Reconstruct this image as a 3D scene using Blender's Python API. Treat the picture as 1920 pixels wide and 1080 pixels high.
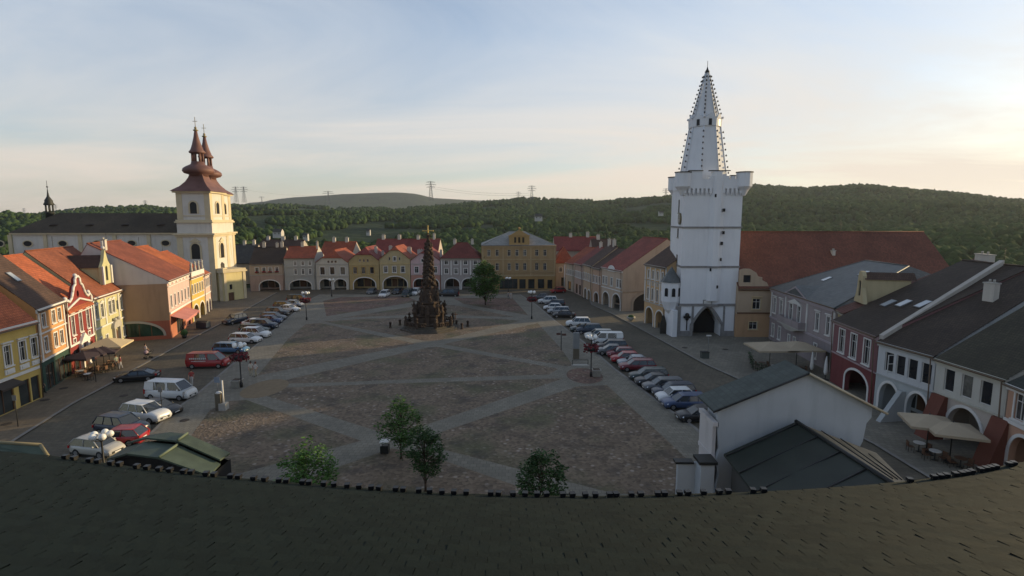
import bpy, bmesh, math, random
import numpy as np
from mathutils import Vector, Matrix, noise
from mathutils.geometry import tessellate_polygon
random.seed(7)
R = math.radians
for o in list(bpy.data.objects): bpy.data.objects.remove(o)
sc = bpy.context.scene
COL = sc.collection
# ------------------------------------------------------------------ camera
CAM_Z = 19.0; F = 1000.0; PITCH = math.atan(0.128)
cd = bpy.data.cameras.new('camera'); cam = bpy.data.objects.new('camera', cd); COL.objects.link(cam)
cam.location = (0, 0, CAM_Z); cam.rotation_euler = (R(90) - PITCH, 0, 0)
cd.sensor_width = 36; cd.lens = 36 * F / 1920; cd.clip_start = .1; cd.clip_end = 20000
sc.camera = cam
# ------------------------------------------------------------------ sky, sun, exposure
SUN_EL, SUN_AZ = 8.6, 66.0          # azimuth clockwise from +Y (towards +X)
w = bpy.data.worlds.new('World'); sc.world = w; w.use_nodes = True
nt = w.node_tree; N = nt.nodes; L = nt.links; N.clear()
out = N.new('ShaderNodeOutputWorld'); bg = N.new('ShaderNodeBackground'); bg.inputs[1].default_value = .15
sky = N.new('ShaderNodeTexSky'); sky.sky_type = 'NISHITA'; sky.sun_disc = False
sky.sun_elevation = R(SUN_EL); sky.sun_rotation = R(SUN_AZ); sky.air_density = 1.0; sky.dust_density = 1.0; sky.ozone_density = 2.0
tc = N.new('ShaderNodeTexCoord'); sep = N.new('ShaderNodeSeparateXYZ'); L.new(tc.outputs['Generated'], sep.inputs[0])
def wmath(op, a, b=None, clamp=False):
    n = N.new('ShaderNodeMath'); n.operation = op; n.use_clamp = clamp
    for i, v in enumerate((a, b)):
        if v is None: continue
        if isinstance(v, (int, float)): n.inputs[i].default_value = v
        else: L.new(v, n.inputs[i])
    return n.outputs[0]
zc = wmath('ADD', wmath('MAXIMUM', sep.outputs[2], 0.0), .16)
cx_ = wmath('DIVIDE', sep.outputs[0], zc); cy_ = wmath('DIVIDE', sep.outputs[1], zc)
comb = N.new('ShaderNodeCombineXYZ'); L.new(cx_, comb.inputs[0]); L.new(cy_, comb.inputs[1])
mp = N.new('ShaderNodeMapping'); mp.inputs['Rotation'].default_value = (0, 0, R(62)); mp.inputs['Scale'].default_value = (.42, .95, 1)
L.new(comb.outputs[0], mp.inputs[0])
n1 = N.new('ShaderNodeTexNoise'); n1.inputs['Scale'].default_value = .75; n1.inputs['Detail'].default_value = 7; n1.inputs['Roughness'].default_value = .6; n1.inputs['Distortion'].default_value = .8
L.new(mp.outputs[0], n1.inputs[0])
cr = N.new('ShaderNodeValToRGB'); cr.color_ramp.elements[0].position = .40; cr.color_ramp.elements[1].position = .74
L.new(n1.outputs[0], cr.inputs[0])
cloudmask = wmath('MULTIPLY', cr.outputs[0], .7)
# a veil of thin cloud thickening towards the sun's side and down to the horizon
sunside = wmath('ADD', wmath('MULTIPLY', sep.outputs[0], .55), wmath('MULTIPLY', sep.outputs[1], .1))
veil = wmath('ADD', wmath('MULTIPLY', sunside, .95, True), .02, True)
lowveil = wmath('MULTIPLY', wmath('SUBTRACT', 1.0, wmath('MULTIPLY', sep.outputs[2], 2.9, True), True), .5)
mask = wmath('ADD', wmath('ADD', wmath('MULTIPLY', veil, .8), lowveil), cloudmask, True)
# cloud colour: cream-grey, pinker low down
lowf = wmath('SUBTRACT', 1.0, wmath('MULTIPLY', sep.outputs[2], 3.2, True), True)
cc = N.new('ShaderNodeMix'); cc.data_type = 'RGBA'
L.new(lowf, cc.inputs[0]); cc.inputs[6].default_value = (4.1, 4.25, 4.35, 1); cc.inputs[7].default_value = (4.6, 3.85, 3.1, 1)
mx = N.new('ShaderNodeMix'); mx.data_type = 'RGBA'
L.new(mask, mx.inputs[0]); blu = N.new('ShaderNodeMix'); blu.data_type = 'RGBA'; blu.blend_type = 'MULTIPLY'; blu.inputs[0].default_value = 1; L.new(sky.outputs[0], blu.inputs[6]); blu.inputs[7].default_value = (.90, 1.02, 1.2, 1); L.new(blu.outputs[2], mx.inputs[6]); L.new(cc.outputs[2], mx.inputs[7])
L.new(mx.outputs[2], bg.inputs[0]); L.new(bg.outputs[0], out.inputs[0])
sd = bpy.data.lights.new('sun', 'SUN'); sd.energy = 5.0; sd.angle = R(.6); sd.color = (1, .76, .42)
sun = bpy.data.objects.new('sun', sd); COL.objects.link(sun)
sv = Vector((math.sin(R(SUN_AZ)) * math.cos(R(SUN_EL)), math.cos(R(SUN_AZ)) * math.cos(R(SUN_EL)), math.sin(R(SUN_EL))))
sun.rotation_euler = sv.to_track_quat('Z', 'Y').to_euler(); sun.location = (60, 30, 60)
sc.view_settings.view_transform = 'Standard'; sc.view_settings.look = 'None'; sc.view_settings.exposure = 0.38; sc.view_settings.gamma = 1
sc.cycles.max_bounces = 5; sc.cycles.diffuse_bounces = 3; sc.cycles.glossy_bounces = 2; sc.cycles.transparent_max_bounces = 4; sc.cycles.volume_bounces = 0
try: sc.cycles.use_denoising = True
except Exception: pass
# ------------------------------------------------------------------ surveying helpers (photo pixel -> place on the ground)
cp, sp_ = math.cos(PITCH), math.sin(PITCH)
def ray(px, py):
    v = (py - 540) / F
    return Vector(((px - 960) / F, cp - v * sp_, -sp_ - v * cp))
def P(px, py, z=0.0):
    d = ray(px, py); t = (z - CAM_Z) / d.z
    return Vector((d.x * t, d.y * t, z))
def ZY(py, y):
    d = ray(960, py); return CAM_Z + d.z * y / d.y
def PY(px, py, y):
    d = ray(px, py); t = y / d.y
    return Vector((d.x * t, y, CAM_Z + d.z * t))
# ------------------------------------------------------------------ tagging
def tag(o, label=None, cat=None, group=None, kind=None):
    if label: o['label'] = label
    if cat: o['category'] = cat
    if group: o['group'] = group
    if kind: o['kind'] = kind
    return o
def thing(name, label, cat, loc=(0, 0, 0), rz=0, group=None):
    o = bpy.data.objects.new(name, None); COL.objects.link(o); o.location = loc; o.rotation_euler = (0, 0, rz)
    return tag(o, label, cat, group)
# ------------------------------------------------------------------ mesh builder
class MB:
    def __init__(s): s.v = []; s.f = []; s.m = []; s.smooth = []
    def add(s, vs, fs, mi=0, M=None, sm=False):
        b = len(s.v)
        s.v += [tuple(M @ Vector(p)) for p in vs] if M is not None else [tuple(p) for p in vs]
        s.f += [[b + i for i in f] for f in fs]; s.m += [mi] * len(fs); s.smooth += [sm] * len(fs); return s
    def box(s, x0, y0, z0, x1, y1, z1, mi=0, M=None):
        vs = [(x0, y0, z0), (x1, y0, z0), (x1, y1, z0), (x0, y1, z0), (x0, y0, z1), (x1, y0, z1), (x1, y1, z1), (x0, y1, z1)]
        return s.add(vs, [(3, 2, 1, 0), (4, 5, 6, 7), (0, 1, 5, 4), (1, 2, 6, 5), (2, 3, 7, 6), (3, 0, 4, 7)], mi, M)
    def poly(s, pts, mi=0, M=None): return s.add(pts, [list(range(len(pts)))], mi, M)
    def prism(s, pts, z0, z1, mi=0, M=None, side=None):
        n = len(pts); a = sum(pts[i][0] * pts[(i + 1) % n][1] - pts[(i + 1) % n][0] * pts[i][1] for i in range(n))
        if a < 0: pts = pts[::-1]
        b = [(p[0], p[1], z0) for p in pts]; t = [(p[0], p[1], z1) for p in pts]
        s.add(b + t, [list(range(n, 2 * n)), list(range(n))[::-1]], mi, M)
        s.add(b + t, [(i, (i + 1) % n, n + (i + 1) % n, n + i) for i in range(n)], mi if side is None else side, M); return s
    def lathe(s, prof, n=12, c=(0, 0), mi=0, sm=True, a0=0, M=None):
        vs = []; fs = []
        for r, z in prof:
            for k in range(n):
                a = a0 + 2 * math.pi * k / n; vs.append((c[0] + r * math.cos(a), c[1] + r * math.sin(a), z))
        for j in range(len(prof) - 1):
            for k in range(n):
                k2 = (k + 1) % n; fs.append((j * n + k, j * n + k2, (j + 1) * n + k2, (j + 1) * n + k))
        fs.append(list(range(n))[::-1]); fs.append([(len(prof) - 1) * n + k for k in range(n)])
        return s.add(vs, fs, mi, M, sm)
    def tube(s, a, b, r0, r1=None, n=6, mi=0, sm=True):
        a = Vector(a); b = Vector(b); r1 = r0 if r1 is None else r1
        d = (b - a)
        if d.length < 1e-6: return s
        q = d.to_track_quat('Z', 'Y').to_matrix().to_4x4(); q.translation = a
        return s.lathe([(r0, 0), (r1, d.length)], n, mi=mi, sm=sm, M=q)
    def ball(s, c, r, n=8, mi=0, sz=1):
        pr = [(max(r * math.sin(math.pi * j / n), .001), -r * sz * math.cos(math.pi * j / n)) for j in range(n + 1)]
        return s.lathe(pr, n + 2, mi=mi, M=Matrix.Translation(c))
    def plate(s, outer, holes, y0, y1, mi=0, M=None):
        """upright slab in the x-z plane from y0 (front) to y1 with holes"""
        loops = [outer] + holes
        pts = [Vector((p[0], 0, p[1])) for l in loops for p in l]
        tris = tessellate_polygon([[Vector((p[0], p[1], 0)) for p in l] for l in loops])
        n = len(pts); vs = [(p.x, y0, p.z) for p in pts] + [(p.x, y1, p.z) for p in pts]; fs = []
        for t in tris:
            a, b, c = t; A = (pts[b].x - pts[a].x) * (pts[c].z - pts[a].z) - (pts[c].x - pts[a].x) * (pts[b].z - pts[a].z)
            if abs(A) < 1e-7: continue
            if A < 0: a, c = c, a
            fs.append((a, b, c)); fs.append((n + c, n + b, n + a))
        k = 0
        for li, l in enumerate(loops):
            m = len(l)
            ar = sum(l[i][0] * l[(i + 1) % m][1] - l[(i + 1) % m][0] * l[i][1] for i in range(m))
            for i in range(m):
                a, b = k + i, k + (i + 1) % m
                if (ar > 0) == (li == 0): fs.append((b, a, n + a, n + b))
                else: fs.append((a, b, n + b, n + a))
            k += m
        return s.add(vs, fs, mi, M)
    def build(s, name, mats, parent=None, loc=None, recalc=False):
        me = bpy.data.meshes.new(name); me.from_pydata(s.v, [], s.f)
        if not isinstance(mats, (list, tuple)): mats = [mats]
        for m in mats: me.materials.append(m)
        me.polygons.foreach_set('material_index', s.m); me.polygons.foreach_set('use_smooth', s.smooth)
        me.update()
        uv = me.uv_layers.new(name='UVMap')
        for p in me.polygons:
            n = p.normal
            if abs(n.z) > .985: u, v = Vector((1, 0, 0)), Vector((0, 1, 0))
            else: u = Vector((0, 0, 1)).cross(n).normalized(); v = n.cross(u)
            for li in p.loop_indices:
                c = me.vertices[me.loops[li].vertex_index].co; uv.data[li].uv = (c.dot(u), c.dot(v))
        o = bpy.data.objects.new(name, me); COL.objects.link(o)
        if parent: o.parent = parent
        if loc: o.location = loc
        return o
def circle(cx, cz, r, n=16, sx=1.0): return [(cx + r * sx * math.cos(2 * math.pi * k / n), cz + r * math.sin(2 * math.pi * k / n)) for k in range(n)]
def arch(xc, w, z0, zs, rise, n=10, point=0):
    """opening outline: from z0 up to the spring line zs, then an arc of given rise"""
    pts = [(xc - w / 2, z0), (xc + w / 2, z0)]
    for k in range(n + 1):
        a = math.pi * k / n; r = math.sin(a)
        if point: r = 1 - abs(math.cos(a)) ** 1.5 * 1.0
        pts.append((xc + w / 2 * math.cos(a), zs + rise * r))
    return pts
def rect(x0, z0, x1, z1): return [(x0, z0), (x1, z0), (x1, z1), (x0, z1)]
# ------------------------------------------------------------------ materials
MC = {}
def mat(name, col, rough=.85, var=.12, vs=.6, bump=0, bs=8, kind=None, metal=0, spec=.3, dirt=.0, extra=None):
    key = name
    if key in MC: return MC[key]
    m = bpy.data.materials.new(name); m.use_nodes = True; nt = m.node_tree; n = nt.nodes; l = nt.links
    b = n['Principled BSDF']; b.inputs['Roughness'].default_value = rough; b.inputs['Metallic'].default_value = metal
    b.inputs['Specular IOR Level'].default_value = spec
    c4 = (*col, 1)
    t = n.new('ShaderNodeTexCoord')
    def noise_(sc_, det=4, src=None):
        x = n.new('ShaderNodeTexNoise'); x.inputs['Scale'].default_value = sc_; x.inputs['Detail'].default_value = det; l.new(src or t.outputs['Object'], x.inputs[0]); return x.outputs[0]
    def mixc(fac, a, bb, mode='MIX'):
        x = n.new('ShaderNodeMix'); x.data_type = 'RGBA'; x.blend_type = mode
        for sck, v in ((0, fac), (6, a), (7, bb)):
            if isinstance(v, (int, float)): x.inputs[sck].default_value = v
            elif isinstance(v, tuple): x.inputs[sck].default_value = v
            else: l.new(v, x.inputs[sck])
        return x.outputs[2]
    def ramp(src, a, bb, ca=(0, 0, 0, 1), cb=(1, 1, 1, 1)):
        x = n.new('ShaderNodeValToRGB'); x.color_ramp.elements[0].position = a; x.color_ramp.elements[1].position = bb
        x.color_ramp.elements[0].color = ca; x.color_ramp.elements[1].color = cb; l.new(src, x.inputs[0]); return x.outputs[0]
    lo = tuple(c * (1 - var) for c in col) + (1,); hi = tuple(min(1, c * (1 + var)) for c in col) + (1,)
    colr = mixc(ramp(noise_(vs), .3, .7), lo, hi)
    hsrc = None
    if dirt:
        mpp = n.new('ShaderNodeMapping'); mpp.inputs['Scale'].default_value = (1, 1, .16) if bs == 12 or bs == 6 else (1, 1, 1); l.new(t.outputs['Object'], mpp.inputs[0])
        colr = mixc(ramp(noise_(1.3, 6, mpp.outputs[0]), .5, .8, (0, 0, 0, 1), (dirt, dirt, dirt, 1)), colr, tuple(c * .5 for c in col) + (1,))
    if kind == 'tile':
        br = n.new('ShaderNodeTexBrick'); l.new(t.outputs['UV'], br.inputs[0]); br.inputs['Scale'].default_value = 1
        br.inputs['Brick Width'].default_value = .24; br.inputs['Row Height'].default_value = .3; br.inputs['Mortar Size'].default_value = .02
        br.inputs['Color1'].default_value = (.75, .75, .75, 1); br.inputs['Color2'].default_value = (1.15, 1.15, 1.15, 1); br.inputs['Mortar'].default_value = (.4, .4, .4, 1)
        colr = mixc(1.0, colr, br.outputs['Color'], 'MULTIPLY')
        sp = n.new('ShaderNodeSeparateXYZ'); l.new(t.outputs['UV'], sp.inputs[0])
        md = n.new('ShaderNodeMath'); md.operation = 'PINGPONG'; md.inputs[1].default_value = .15; l.new(sp.outputs[1], md.inputs[0]); hsrc = md.outputs[0]
        colr = mixc(ramp(noise_(.35, 5), .45, .7, (0, 0, 0, 1), (.45, .45, .45, 1)), colr, tuple(c * .55 for c in col) + (1,))
    if kind == 'slate':
        br = n.new('ShaderNodeTexBrick'); l.new(t.outputs['UV'], br.inputs[0]); br.inputs['Scale'].default_value = 1
        br.inputs['Brick Width'].default_value = .5; br.inputs['Row Height'].default_value = .4; br.inputs['Mortar Size'].default_value = .015
        br.inputs['Color1'].default_value = (.85, .85, .85, 1); br.inputs['Color2'].default_value = (1.1, 1.1, 1.1, 1); br.inputs['Mortar'].default_value = (.6, .6, .6, 1)
        colr = mixc(1.0, colr, br.outputs['Color'], 'MULTIPLY')
    if kind == 'cobble':
        vo = n.new('ShaderNodeTexVoronoi'); vo.inputs['Scale'].default_value = 4.2; l.new(t.outputs['Object'], vo.inputs[0])
        colr = mixc(.8, colr, ramp(vo.outputs['Color'], .0, 1, (.55, .5, .47, 1), (1.5, 1.45, 1.4, 1)), 'MULTIPLY')
        v2 = n.new('ShaderNodeTexVoronoi'); v2.inputs['Scale'].default_value = 1.35; l.new(t.outputs['Object'], v2.inputs[0])
        spk = ramp(v2.outputs['Distance'], .13, .27, (1, 1, 1, 1), (0, 0, 0, 1))
        zone = ramp(noise_(.11, 3), .36, .56)
        mm = n.new('ShaderNodeMath'); mm.operation = 'MULTIPLY'; l.new(spk, mm.inputs[0]); l.new(zone, mm.inputs[1])
        colr = mixc(mm.outputs[0], colr, (.30, .25, .205, 1))
        green = ramp(noise_(.16, 5), .5, .66, (0, 0, 0, 1), (.6, .6, .6, 1))
        colr = mixc(green, colr, (.075, .085, .04, 1))
        darkp = ramp(noise_(.45, 6), .52, .68, (0, 0, 0, 1), (.6, .6, .6, 1)); colr = mixc(darkp, colr, (.045, .04, .035, 1))
        hsrc = vo.outputs['Distance']
    if kind == 'paving':
        br = n.new('ShaderNodeTexBrick'); l.new(t.outputs['UV'], br.inputs[0]); br.inputs['Scale'].default_value = 1
        br.inputs['Brick Width'].default_value = .5; br.inputs['Row Height'].default_value = .5; br.inputs['Mortar Size'].default_value = .02
        br.inputs['Color1'].default_value = (.85, .85, .85, 1); br.inputs['Color2'].default_value = (1.12, 1.1, 1.08, 1); br.inputs['Mortar'].default_value = (.6, .6, .6, 1)
        colr = mixc(1.0, colr, br.outputs['Color'], 'MULTIPLY')
        colr = mixc(ramp(noise_(.25, 6), .5, .72, (0, 0, 0, 1), (.5, .5, .5, 1)), colr, tuple(c * .62 for c in col) + (1,))
    if kind == 'leaf':
        oi = n.new('ShaderNodeNewGeometry'); colr = mixc(ramp(oi.outputs['Random Per Island'], 0, 1), tuple(c * .55 for c in col) + (1,), tuple(c * 1.6 for c in col) + (1,))
    if kind == 'wood':
        oi = n.new('ShaderNodeNewGeometry'); colr = mixc(.5, colr, mixc(ramp(oi.outputs['Random Per Island'], 0, 1), tuple(c * .5 for c in col) + (1,), tuple(c * 1.6 for c in col) + (1,)))
    if kind == 'rooftile':
        oi = n.new('ShaderNodeNewGeometry'); colr = mixc(ramp(oi.outputs['Random Per Island'], 0, 1), tuple(c * .88 for c in col) + (1,), tuple(c * 1.2 for c in col) + (1,))
    if kind == 'stone':
        vo = n.new('ShaderNodeTexVoronoi'); vo.inputs['Scale'].default_value = 2.5; l.new(t.outputs['Object'], vo.inputs[0])
        colr = mixc(.7, colr, ramp(vo.outputs['Color'], 0, 1, (.5, .5, .5, 1), (1.4, 1.35, 1.3, 1)), 'MULTIPLY')
    if bump or hsrc is not None:
        bp = n.new('ShaderNodeBump'); bp.inputs['Strength'].default_value = bump or .5; bp.inputs['Distance'].default_value = .05
        l.new(hsrc if hsrc is not None else noise_(bs, 6), bp.inputs['Height']); l.new(bp.outputs[0], b.inputs['Normal'])
    l.new(colr, b.inputs['Base Color'])
    if extra: extra(b)
    MC[key] = m; return m
def wallm(col, name=None): return mat(name or 'plaster_%02d%02d%02d' % tuple(int(c * 99) for c in col), col, .9, .07, .35, .15, 12, dirt=.35)
def roofm(col): return mat('tiles_%02d%02d%02d' % tuple(int(c * 99) for c in col), col, .8, .18, .5, .5, kind='tile')
WHITE = mat('white_trim', (.62, .60, .56), .8, .06); STONE = mat('stone_trim', (.36, .34, .30), .85, .1)
GLASS = mat('window_glass', (.018, .02, .024), .08, .3, .9, spec=.5)
GLASSR = mat('shop_glass', (.03, .035, .035), .1, .5, .4, spec=.5)
CURT = mat('curtained_glass', (.12, .115, .10), .15, .5, 2.0, spec=.5); CURT2 = mat('half_curtained_glass', (.05, .05, .048), .1, .8, 1.2, spec=.5)
DARK = mat('dark_metal', (.02, .021, .02), .45, .2); GREY = mat('grey_metal', (.2, .2, .2), .45, .1, metal=.5)
WOOD = mat('brown_wood', (.11, .055, .03), .6, .2); BLACKM = mat('black_paint', (.012, .012, .013), .4, .1)
CREAMCLOTH = mat('cream_canvas', (.5, .42, .29), .9, .08); 
RED_T = roofm((.30, .075, .035)); ORANGE_T = roofm((.40, .11, .045)); BROWN_T = roofm((.085, .05, .035)); DARK_T = roofm((.052, .037, .027)); GREY_T = roofm((.075, .07, .062)); MAROON_T = roofm((.22, .05, .04))
SLATE = mat('slate_sheet', (.095, .102, .10), .55, .12, .5, kind='slate'); MOSS_T = roofm((.052, .046, .029))
GOLD = mat('gold_leaf', (.5, .36, .12), .5, .1, metal=.8)
LEAF = mat('leaf_green', (.045, .095, .02), .7, .2, kind='leaf', spec=.2); LEAF2 = mat('leaf_dark', (.028, .06, .018), .7, .2, kind='leaf', spec=.2); BARK = mat('bark', (.07, .05, .035), .9, .3, 4, .6)
# ------------------------------------------------------------------ terrain
SKY_PX = [(-900, 418), (-300, 410), (0, 403), (60, 402), (85, 398), (190, 387), (270, 386), (430, 382), (530, 385), (650, 391), (740, 391), (810, 388), (870, 382), (1000, 373), (1100, 377), (1180, 375), (1250, 370), (1395, 348), (1500, 352), (1615, 348), (1760, 361), (1920, 379), (2300, 395), (3000, 410)]
FAR_PX = [(-900, 418), (0, 412), (400, 400), (470, 378), (560, 369), (650, 363), (740, 360), (775, 362), (815, 371), (900, 375), (1000, 378), (1200, 385), (1920, 405), (3000, 415)]
def interp(tab, x):
    if x <= tab[0][0]: return tab[0][1]
    for (a, b), (c, d) in zip(tab, tab[1:]):
        if x <= c:
            t = (x - a) / (c - a); t = t * t * (3 - 2 * t) * .4 + t * .6
            return b + (d - b) * t
    return tab[-1][1]
def terr(x, y):
    r = math.hypot(x, y)
    if r < 168: return -.03
    if y > 1: px = 960 + F * 1.01 * x / y
    else: px = 3000 if x > 0 else -900
    px = max(-900, min(3000, px)); yy = max(y, r * .45)
    hs = ZY(interp(SKY_PX, px), yy * 1.0) if y > 1 else 20
    RS = 1650.
    hs = CAM_Z + (ZY(interp(SKY_PX, px), 1000) - CAM_Z) * (RS * math.cos(math.atan2(x, max(y, 1)))) / 1000
    hs2 = CAM_Z + (ZY(interp(FAR_PX, px), 1000) - CAM_Z) * (4200 * math.cos(math.atan2(x, max(y, 1)))) / 1000
    hs = max(8, min(hs, 160)); hs2 = max(20, min(hs2, 330))
    pr = [(168, -.03), (230, -6), (300, -14), (420, -9), (650, 4), (1000, 14 + hs * .22), (1350, hs * .72), (RS, hs - 3), (2100, hs * .8), (3000, 20), (4200, hs2), (5200, 20), (9000, -20)]
    z = interp(pr, r) - (4 if px < 500 and r > 1000 else 0)
    k = min(1, (r - 168) / 400)
    z += k * (noise.noise(Vector((x / 260, y / 260, 1))) * 9 + noise.noise(Vector((x / 90, y / 90, 5))) * 3) * (1 if abs(r - RS) > 250 else .35) * (1 if r < 3000 else .5)
    return z
def build_ground():
    rs = [0, 60, 120, 167] + list(np.geomspace(169, 9000, 90)); az = list(np.linspace(-62, 62, 190)) + list(np.linspace(66, 294, 40)); n = len(az)
    vs = []; fs = []
    for r in rs:
        for a in az:
            x, y = r * math.sin(R(a)), r * math.cos(R(a)); vs.append((x, y, terr(x, y)))
    for j in range(len(rs) - 1):
        for k in range(n):
            k2 = (k + 1) % n; fs.append((j * n + k, (j + 1) * n + k, (j + 1) * n + k2, j * n + k2)[::-1])
    me = bpy.data.meshes.new('ground'); me.from_pydata(vs, [], fs); me.update()
    me.polygons.foreach_set('use_smooth', [True] * len(fs))
    m = bpy.data.materials.new('hillside'); m.use_nodes = True; nt = m.node_tree; n_ = nt.nodes; l = nt.links; b = n_['Principled BSDF']; b.inputs['Roughness'].default_value = .95; b.inputs['Specular IOR Level'].default_value = .1
    g = n_.new('ShaderNodeNewGeometry')
    def nz(s, d, y=1.0):
        mp = n_.new('ShaderNodeMapping'); mp.inputs['Scale'].default_value = (1, y, 1); l.new(g.outputs['Position'], mp.inputs[0])
        x = n_.new('ShaderNodeTexNoise'); x.inputs['Scale'].default_value = s; x.inputs['Detail'].default_value = d; l.new(mp.outputs[0], x.inputs[0]); return x.outputs[0]
    r1 = n_.new('ShaderNodeValToRGB'); e = r1.color_ramp.elements; e[0].position = .4; e[0].color = (.015, .029, .012, 1); e[1].position = .62; e[1].color = (.032, .05, .018, 1); l.new(nz(.012, 8), r1.inputs[0])
    r2 = n_.new('ShaderNodeValToRGB'); e = r2.color_ramp.elements; e[0].position = .72; e[0].color = (0, 0, 0, 1); e[1].position = .8; e[1].color = (1, 1, 1, 1); l.new(nz(.0035, 4, .5), r2.inputs[0])
    mx = n_.new('ShaderNodeMix'); mx.data_type = 'RGBA'; l.new(r2.outputs[0], mx.inputs[0]); l.new(r1.outputs[0], mx.inputs[6]); mx.inputs[7].default_value = (.034, .05, .019, 1)
    l.new(mx.outputs[2], b.inputs['Base Color'])
    bp = n_.new('ShaderNodeBump'); bp.inputs['Strength'].default_value = 1; bp.inputs['Distance'].default_value = 6; l.new(nz(.06, 8), bp.inputs['Height']); l.new(bp.outputs[0], b.inputs['Normal'])
    me.materials.append(m)
    o = bpy.data.objects.new('ground', me); COL.objects.link(o); tag(o, 'rolling green valley sides and hills beyond the town', kind='structure')
build_ground()
def build_woods():
    bm = bmesh.new(); bmesh.ops.create_icosphere(bm, subdivisions=2, radius=1)
    bv = np.array([v.co[:] for v in bm.verts]); bf = np.array([[v.index for v in f.verts] for f in bm.faces]); bm.free()
    rng = np.random.default_rng(3); V = []; Fc = []; off = 0; cnt = 0
    while cnt < 27000:
        a = R(rng.uniform(-47, 47)); u = rng.random(); r = 225 + (1690 - 225) * u ** .95
        x, y = r * math.sin(a), r * math.cos(a)
        dens = noise.noise(Vector((x / 110, y / 110, 9))) + .5 * noise.noise(Vector((x / 300, y / 300, 2)))
        lim = -.4 if r < 520 else (-.15 if r < 900 else -.1)
        if x > r * .36: lim = -9 if r > 600 else -.6
        if dens < lim: continue
        rad = rng.uniform(2.0, 4.0) * (1 + r / 4500)
        p = bv.copy(); ph = rng.uniform(0, 50)
        nn = np.sin(p[:, 0] * 5 + ph) * np.sin(p[:, 1] * 6 + ph * 1.7) * np.sin(p[:, 2] * 5.5 + ph * .6)
        p *= (1 + .28 * nn + rng.uniform(-.17, .17, len(p)))[:, None]
        p *= rad * np.array([1, 1, rng.uniform(.8, 1.35)])
        p += np.array([x, y, terr(x, y) + rad * .75]); V.append(p); Fc.append(bf + off); off += len(bv); cnt += 1
    V = np.concatenate(V); Fc = np.concatenate(Fc)
    me = bpy.data.meshes.new('far_wood'); me.vertices.add(len(V)); me.vertices.foreach_set('co', V.ravel())
    me.loops.add(Fc.size); me.loops.foreach_set('vertex_index', Fc.ravel().astype(np.int32)); me.polygons.add(len(Fc))
    me.polygons.foreach_set('loop_start', np.arange(0, Fc.size, 3, dtype=np.int32)); me.update(calc_edges=True)
    me.materials.append(mat('wood_crowns', (.034, .056, .019), .95, .4, .012, .6, 1.5, kind='wood', spec=.02))
    o = bpy.data.objects.new('far_wood', me); COL.objects.link(o); tag(o, 'dense dark green wood covering the valley slopes behind the town', 'wood', kind='stuff')
build_woods()
# ------------------------------------------------------------------ ground sheets
def sheet(name, label, pxs, z, m, thick=None, world=False):
    pts = [(p[0], p[1]) for p in (pxs if world else [P(x, y) for x, y in pxs])]
    b = MB()
    if thick: b.prism(pts, z - thick, z, side=1)
    else:
        n = len(pts); a = sum(pts[i][0] * pts[(i + 1) % n][1] - pts[(i + 1) % n][0] * pts[i][1] for i in range(n))
        b.poly([(x, y, z) for x, y in (pts if a > 0 else pts[::-1])])
    return tag(b.build(name, [m, KERB] if thick else m), label, kind='structure')
KERB = mat('kerb_stone', (.20, .185, .165), .85, .15, 2)
ASPH = mat('asphalt', (.112, .096, .07), .9, .15, .12, .3, 40, dirt=.45, kind='paving')
PAVE = mat('grey_paving', (.185, .168, .132), .85, .1, .2, .2, 6, kind='paving'); PAVEL = mat('brown_paving', (.16, .125, .085), .85, .1, .2, .2, 6, kind='paving')
COB = mat('cobbles', (.145, .112, .08), .9, .12, .3, .7, kind='cobble'); COBR = mat('reddish_cobbles', (.14, .09, .07), .9, .15, .3, .5, kind='cobble')
TAN = mat('tan_gravel', (.19, .14, .085), .9, .1, 2)
sheet('road', 'grey setts and asphalt of the streets round the square', [(-75, 8), (75, 8), (75, 155), (45, 167), (-60, 160), (-110, 120)], 0, ASPH, world=True)
isl_l = [(100, 1000), (225, 868), (292, 806), (328, 770), (367, 743), (428, 691), (475, 653), (530, 606), (583, 562), (600, 553)]
isl_r = [(975, 553), (1005, 572), (1040, 602), (1095, 643), (1152, 693), (1177, 711), (1240, 760), (1302, 803), (1335, 835), (1430, 1000)]
sheet('square', 'grey paved plinth of the square with its crossing paths', isl_l + isl_r, .12, PAVE, .12)
pl = [(-260, 1050), (28, 826), (136, 758), (208, 720), (258, 690), (361, 635), (428, 600), (467, 578), (512, 553), (520, 549)]
LS = [tuple(P(x, y)[:2]) for x, y in pl] + [(-118, 150), (-130, 60), (-80, 20)]
sheet('pavement', 'brown paved pavement along the sunlit house fronts', LS, .12, PAVEL, .12, world=True)
pr_ = [(1100, 549), (1110, 572), (1150, 590), (1213, 624), (1323, 684), (1379, 709), (1500, 765), (1640, 834), (1718, 882), (1900, 990)]
RS_ = [tuple(P(x, y)[:2]) for x, y in pr_] + [(62, 20), (66, 120), (30, 150)]
sheet('pavement', 'dark paved pavement in front of the shaded arcades', RS_, .12, PAVE, .12, world=True)
def strip(pts, wd, z, name, label, m):
    pts = [Vector(p) for p in pts]; lft = []; rgt = []
    for i, p in enumerate(pts):
        d = (pts[min(i + 1, len(pts) - 1)] - pts[max(i - 1, 0)]).normalized(); nrm = Vector((-d.y, d.x)) * wd / 2
        lft.append(p + nrm); rgt.append(p - nrm)
    b = MB()
    for i in range(len(pts) - 1): b.poly([(*rgt[i], z), (*rgt[i + 1], z), (*lft[i + 1], z), (*lft[i], z)])
    return tag(b.build(name, m), label, kind='structure')
for nm, pp in (('kerb along the sunlit pavement', pl), ('kerb along the town hall pavement', pr_), ('kerb of the square by the left parking row', isl_l), ('kerb of the square by the right parking row', isl_r)):
    strip([P(x, y)[:2] for x, y in pp], .3, .125, 'kerb', nm, KERB)
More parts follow.
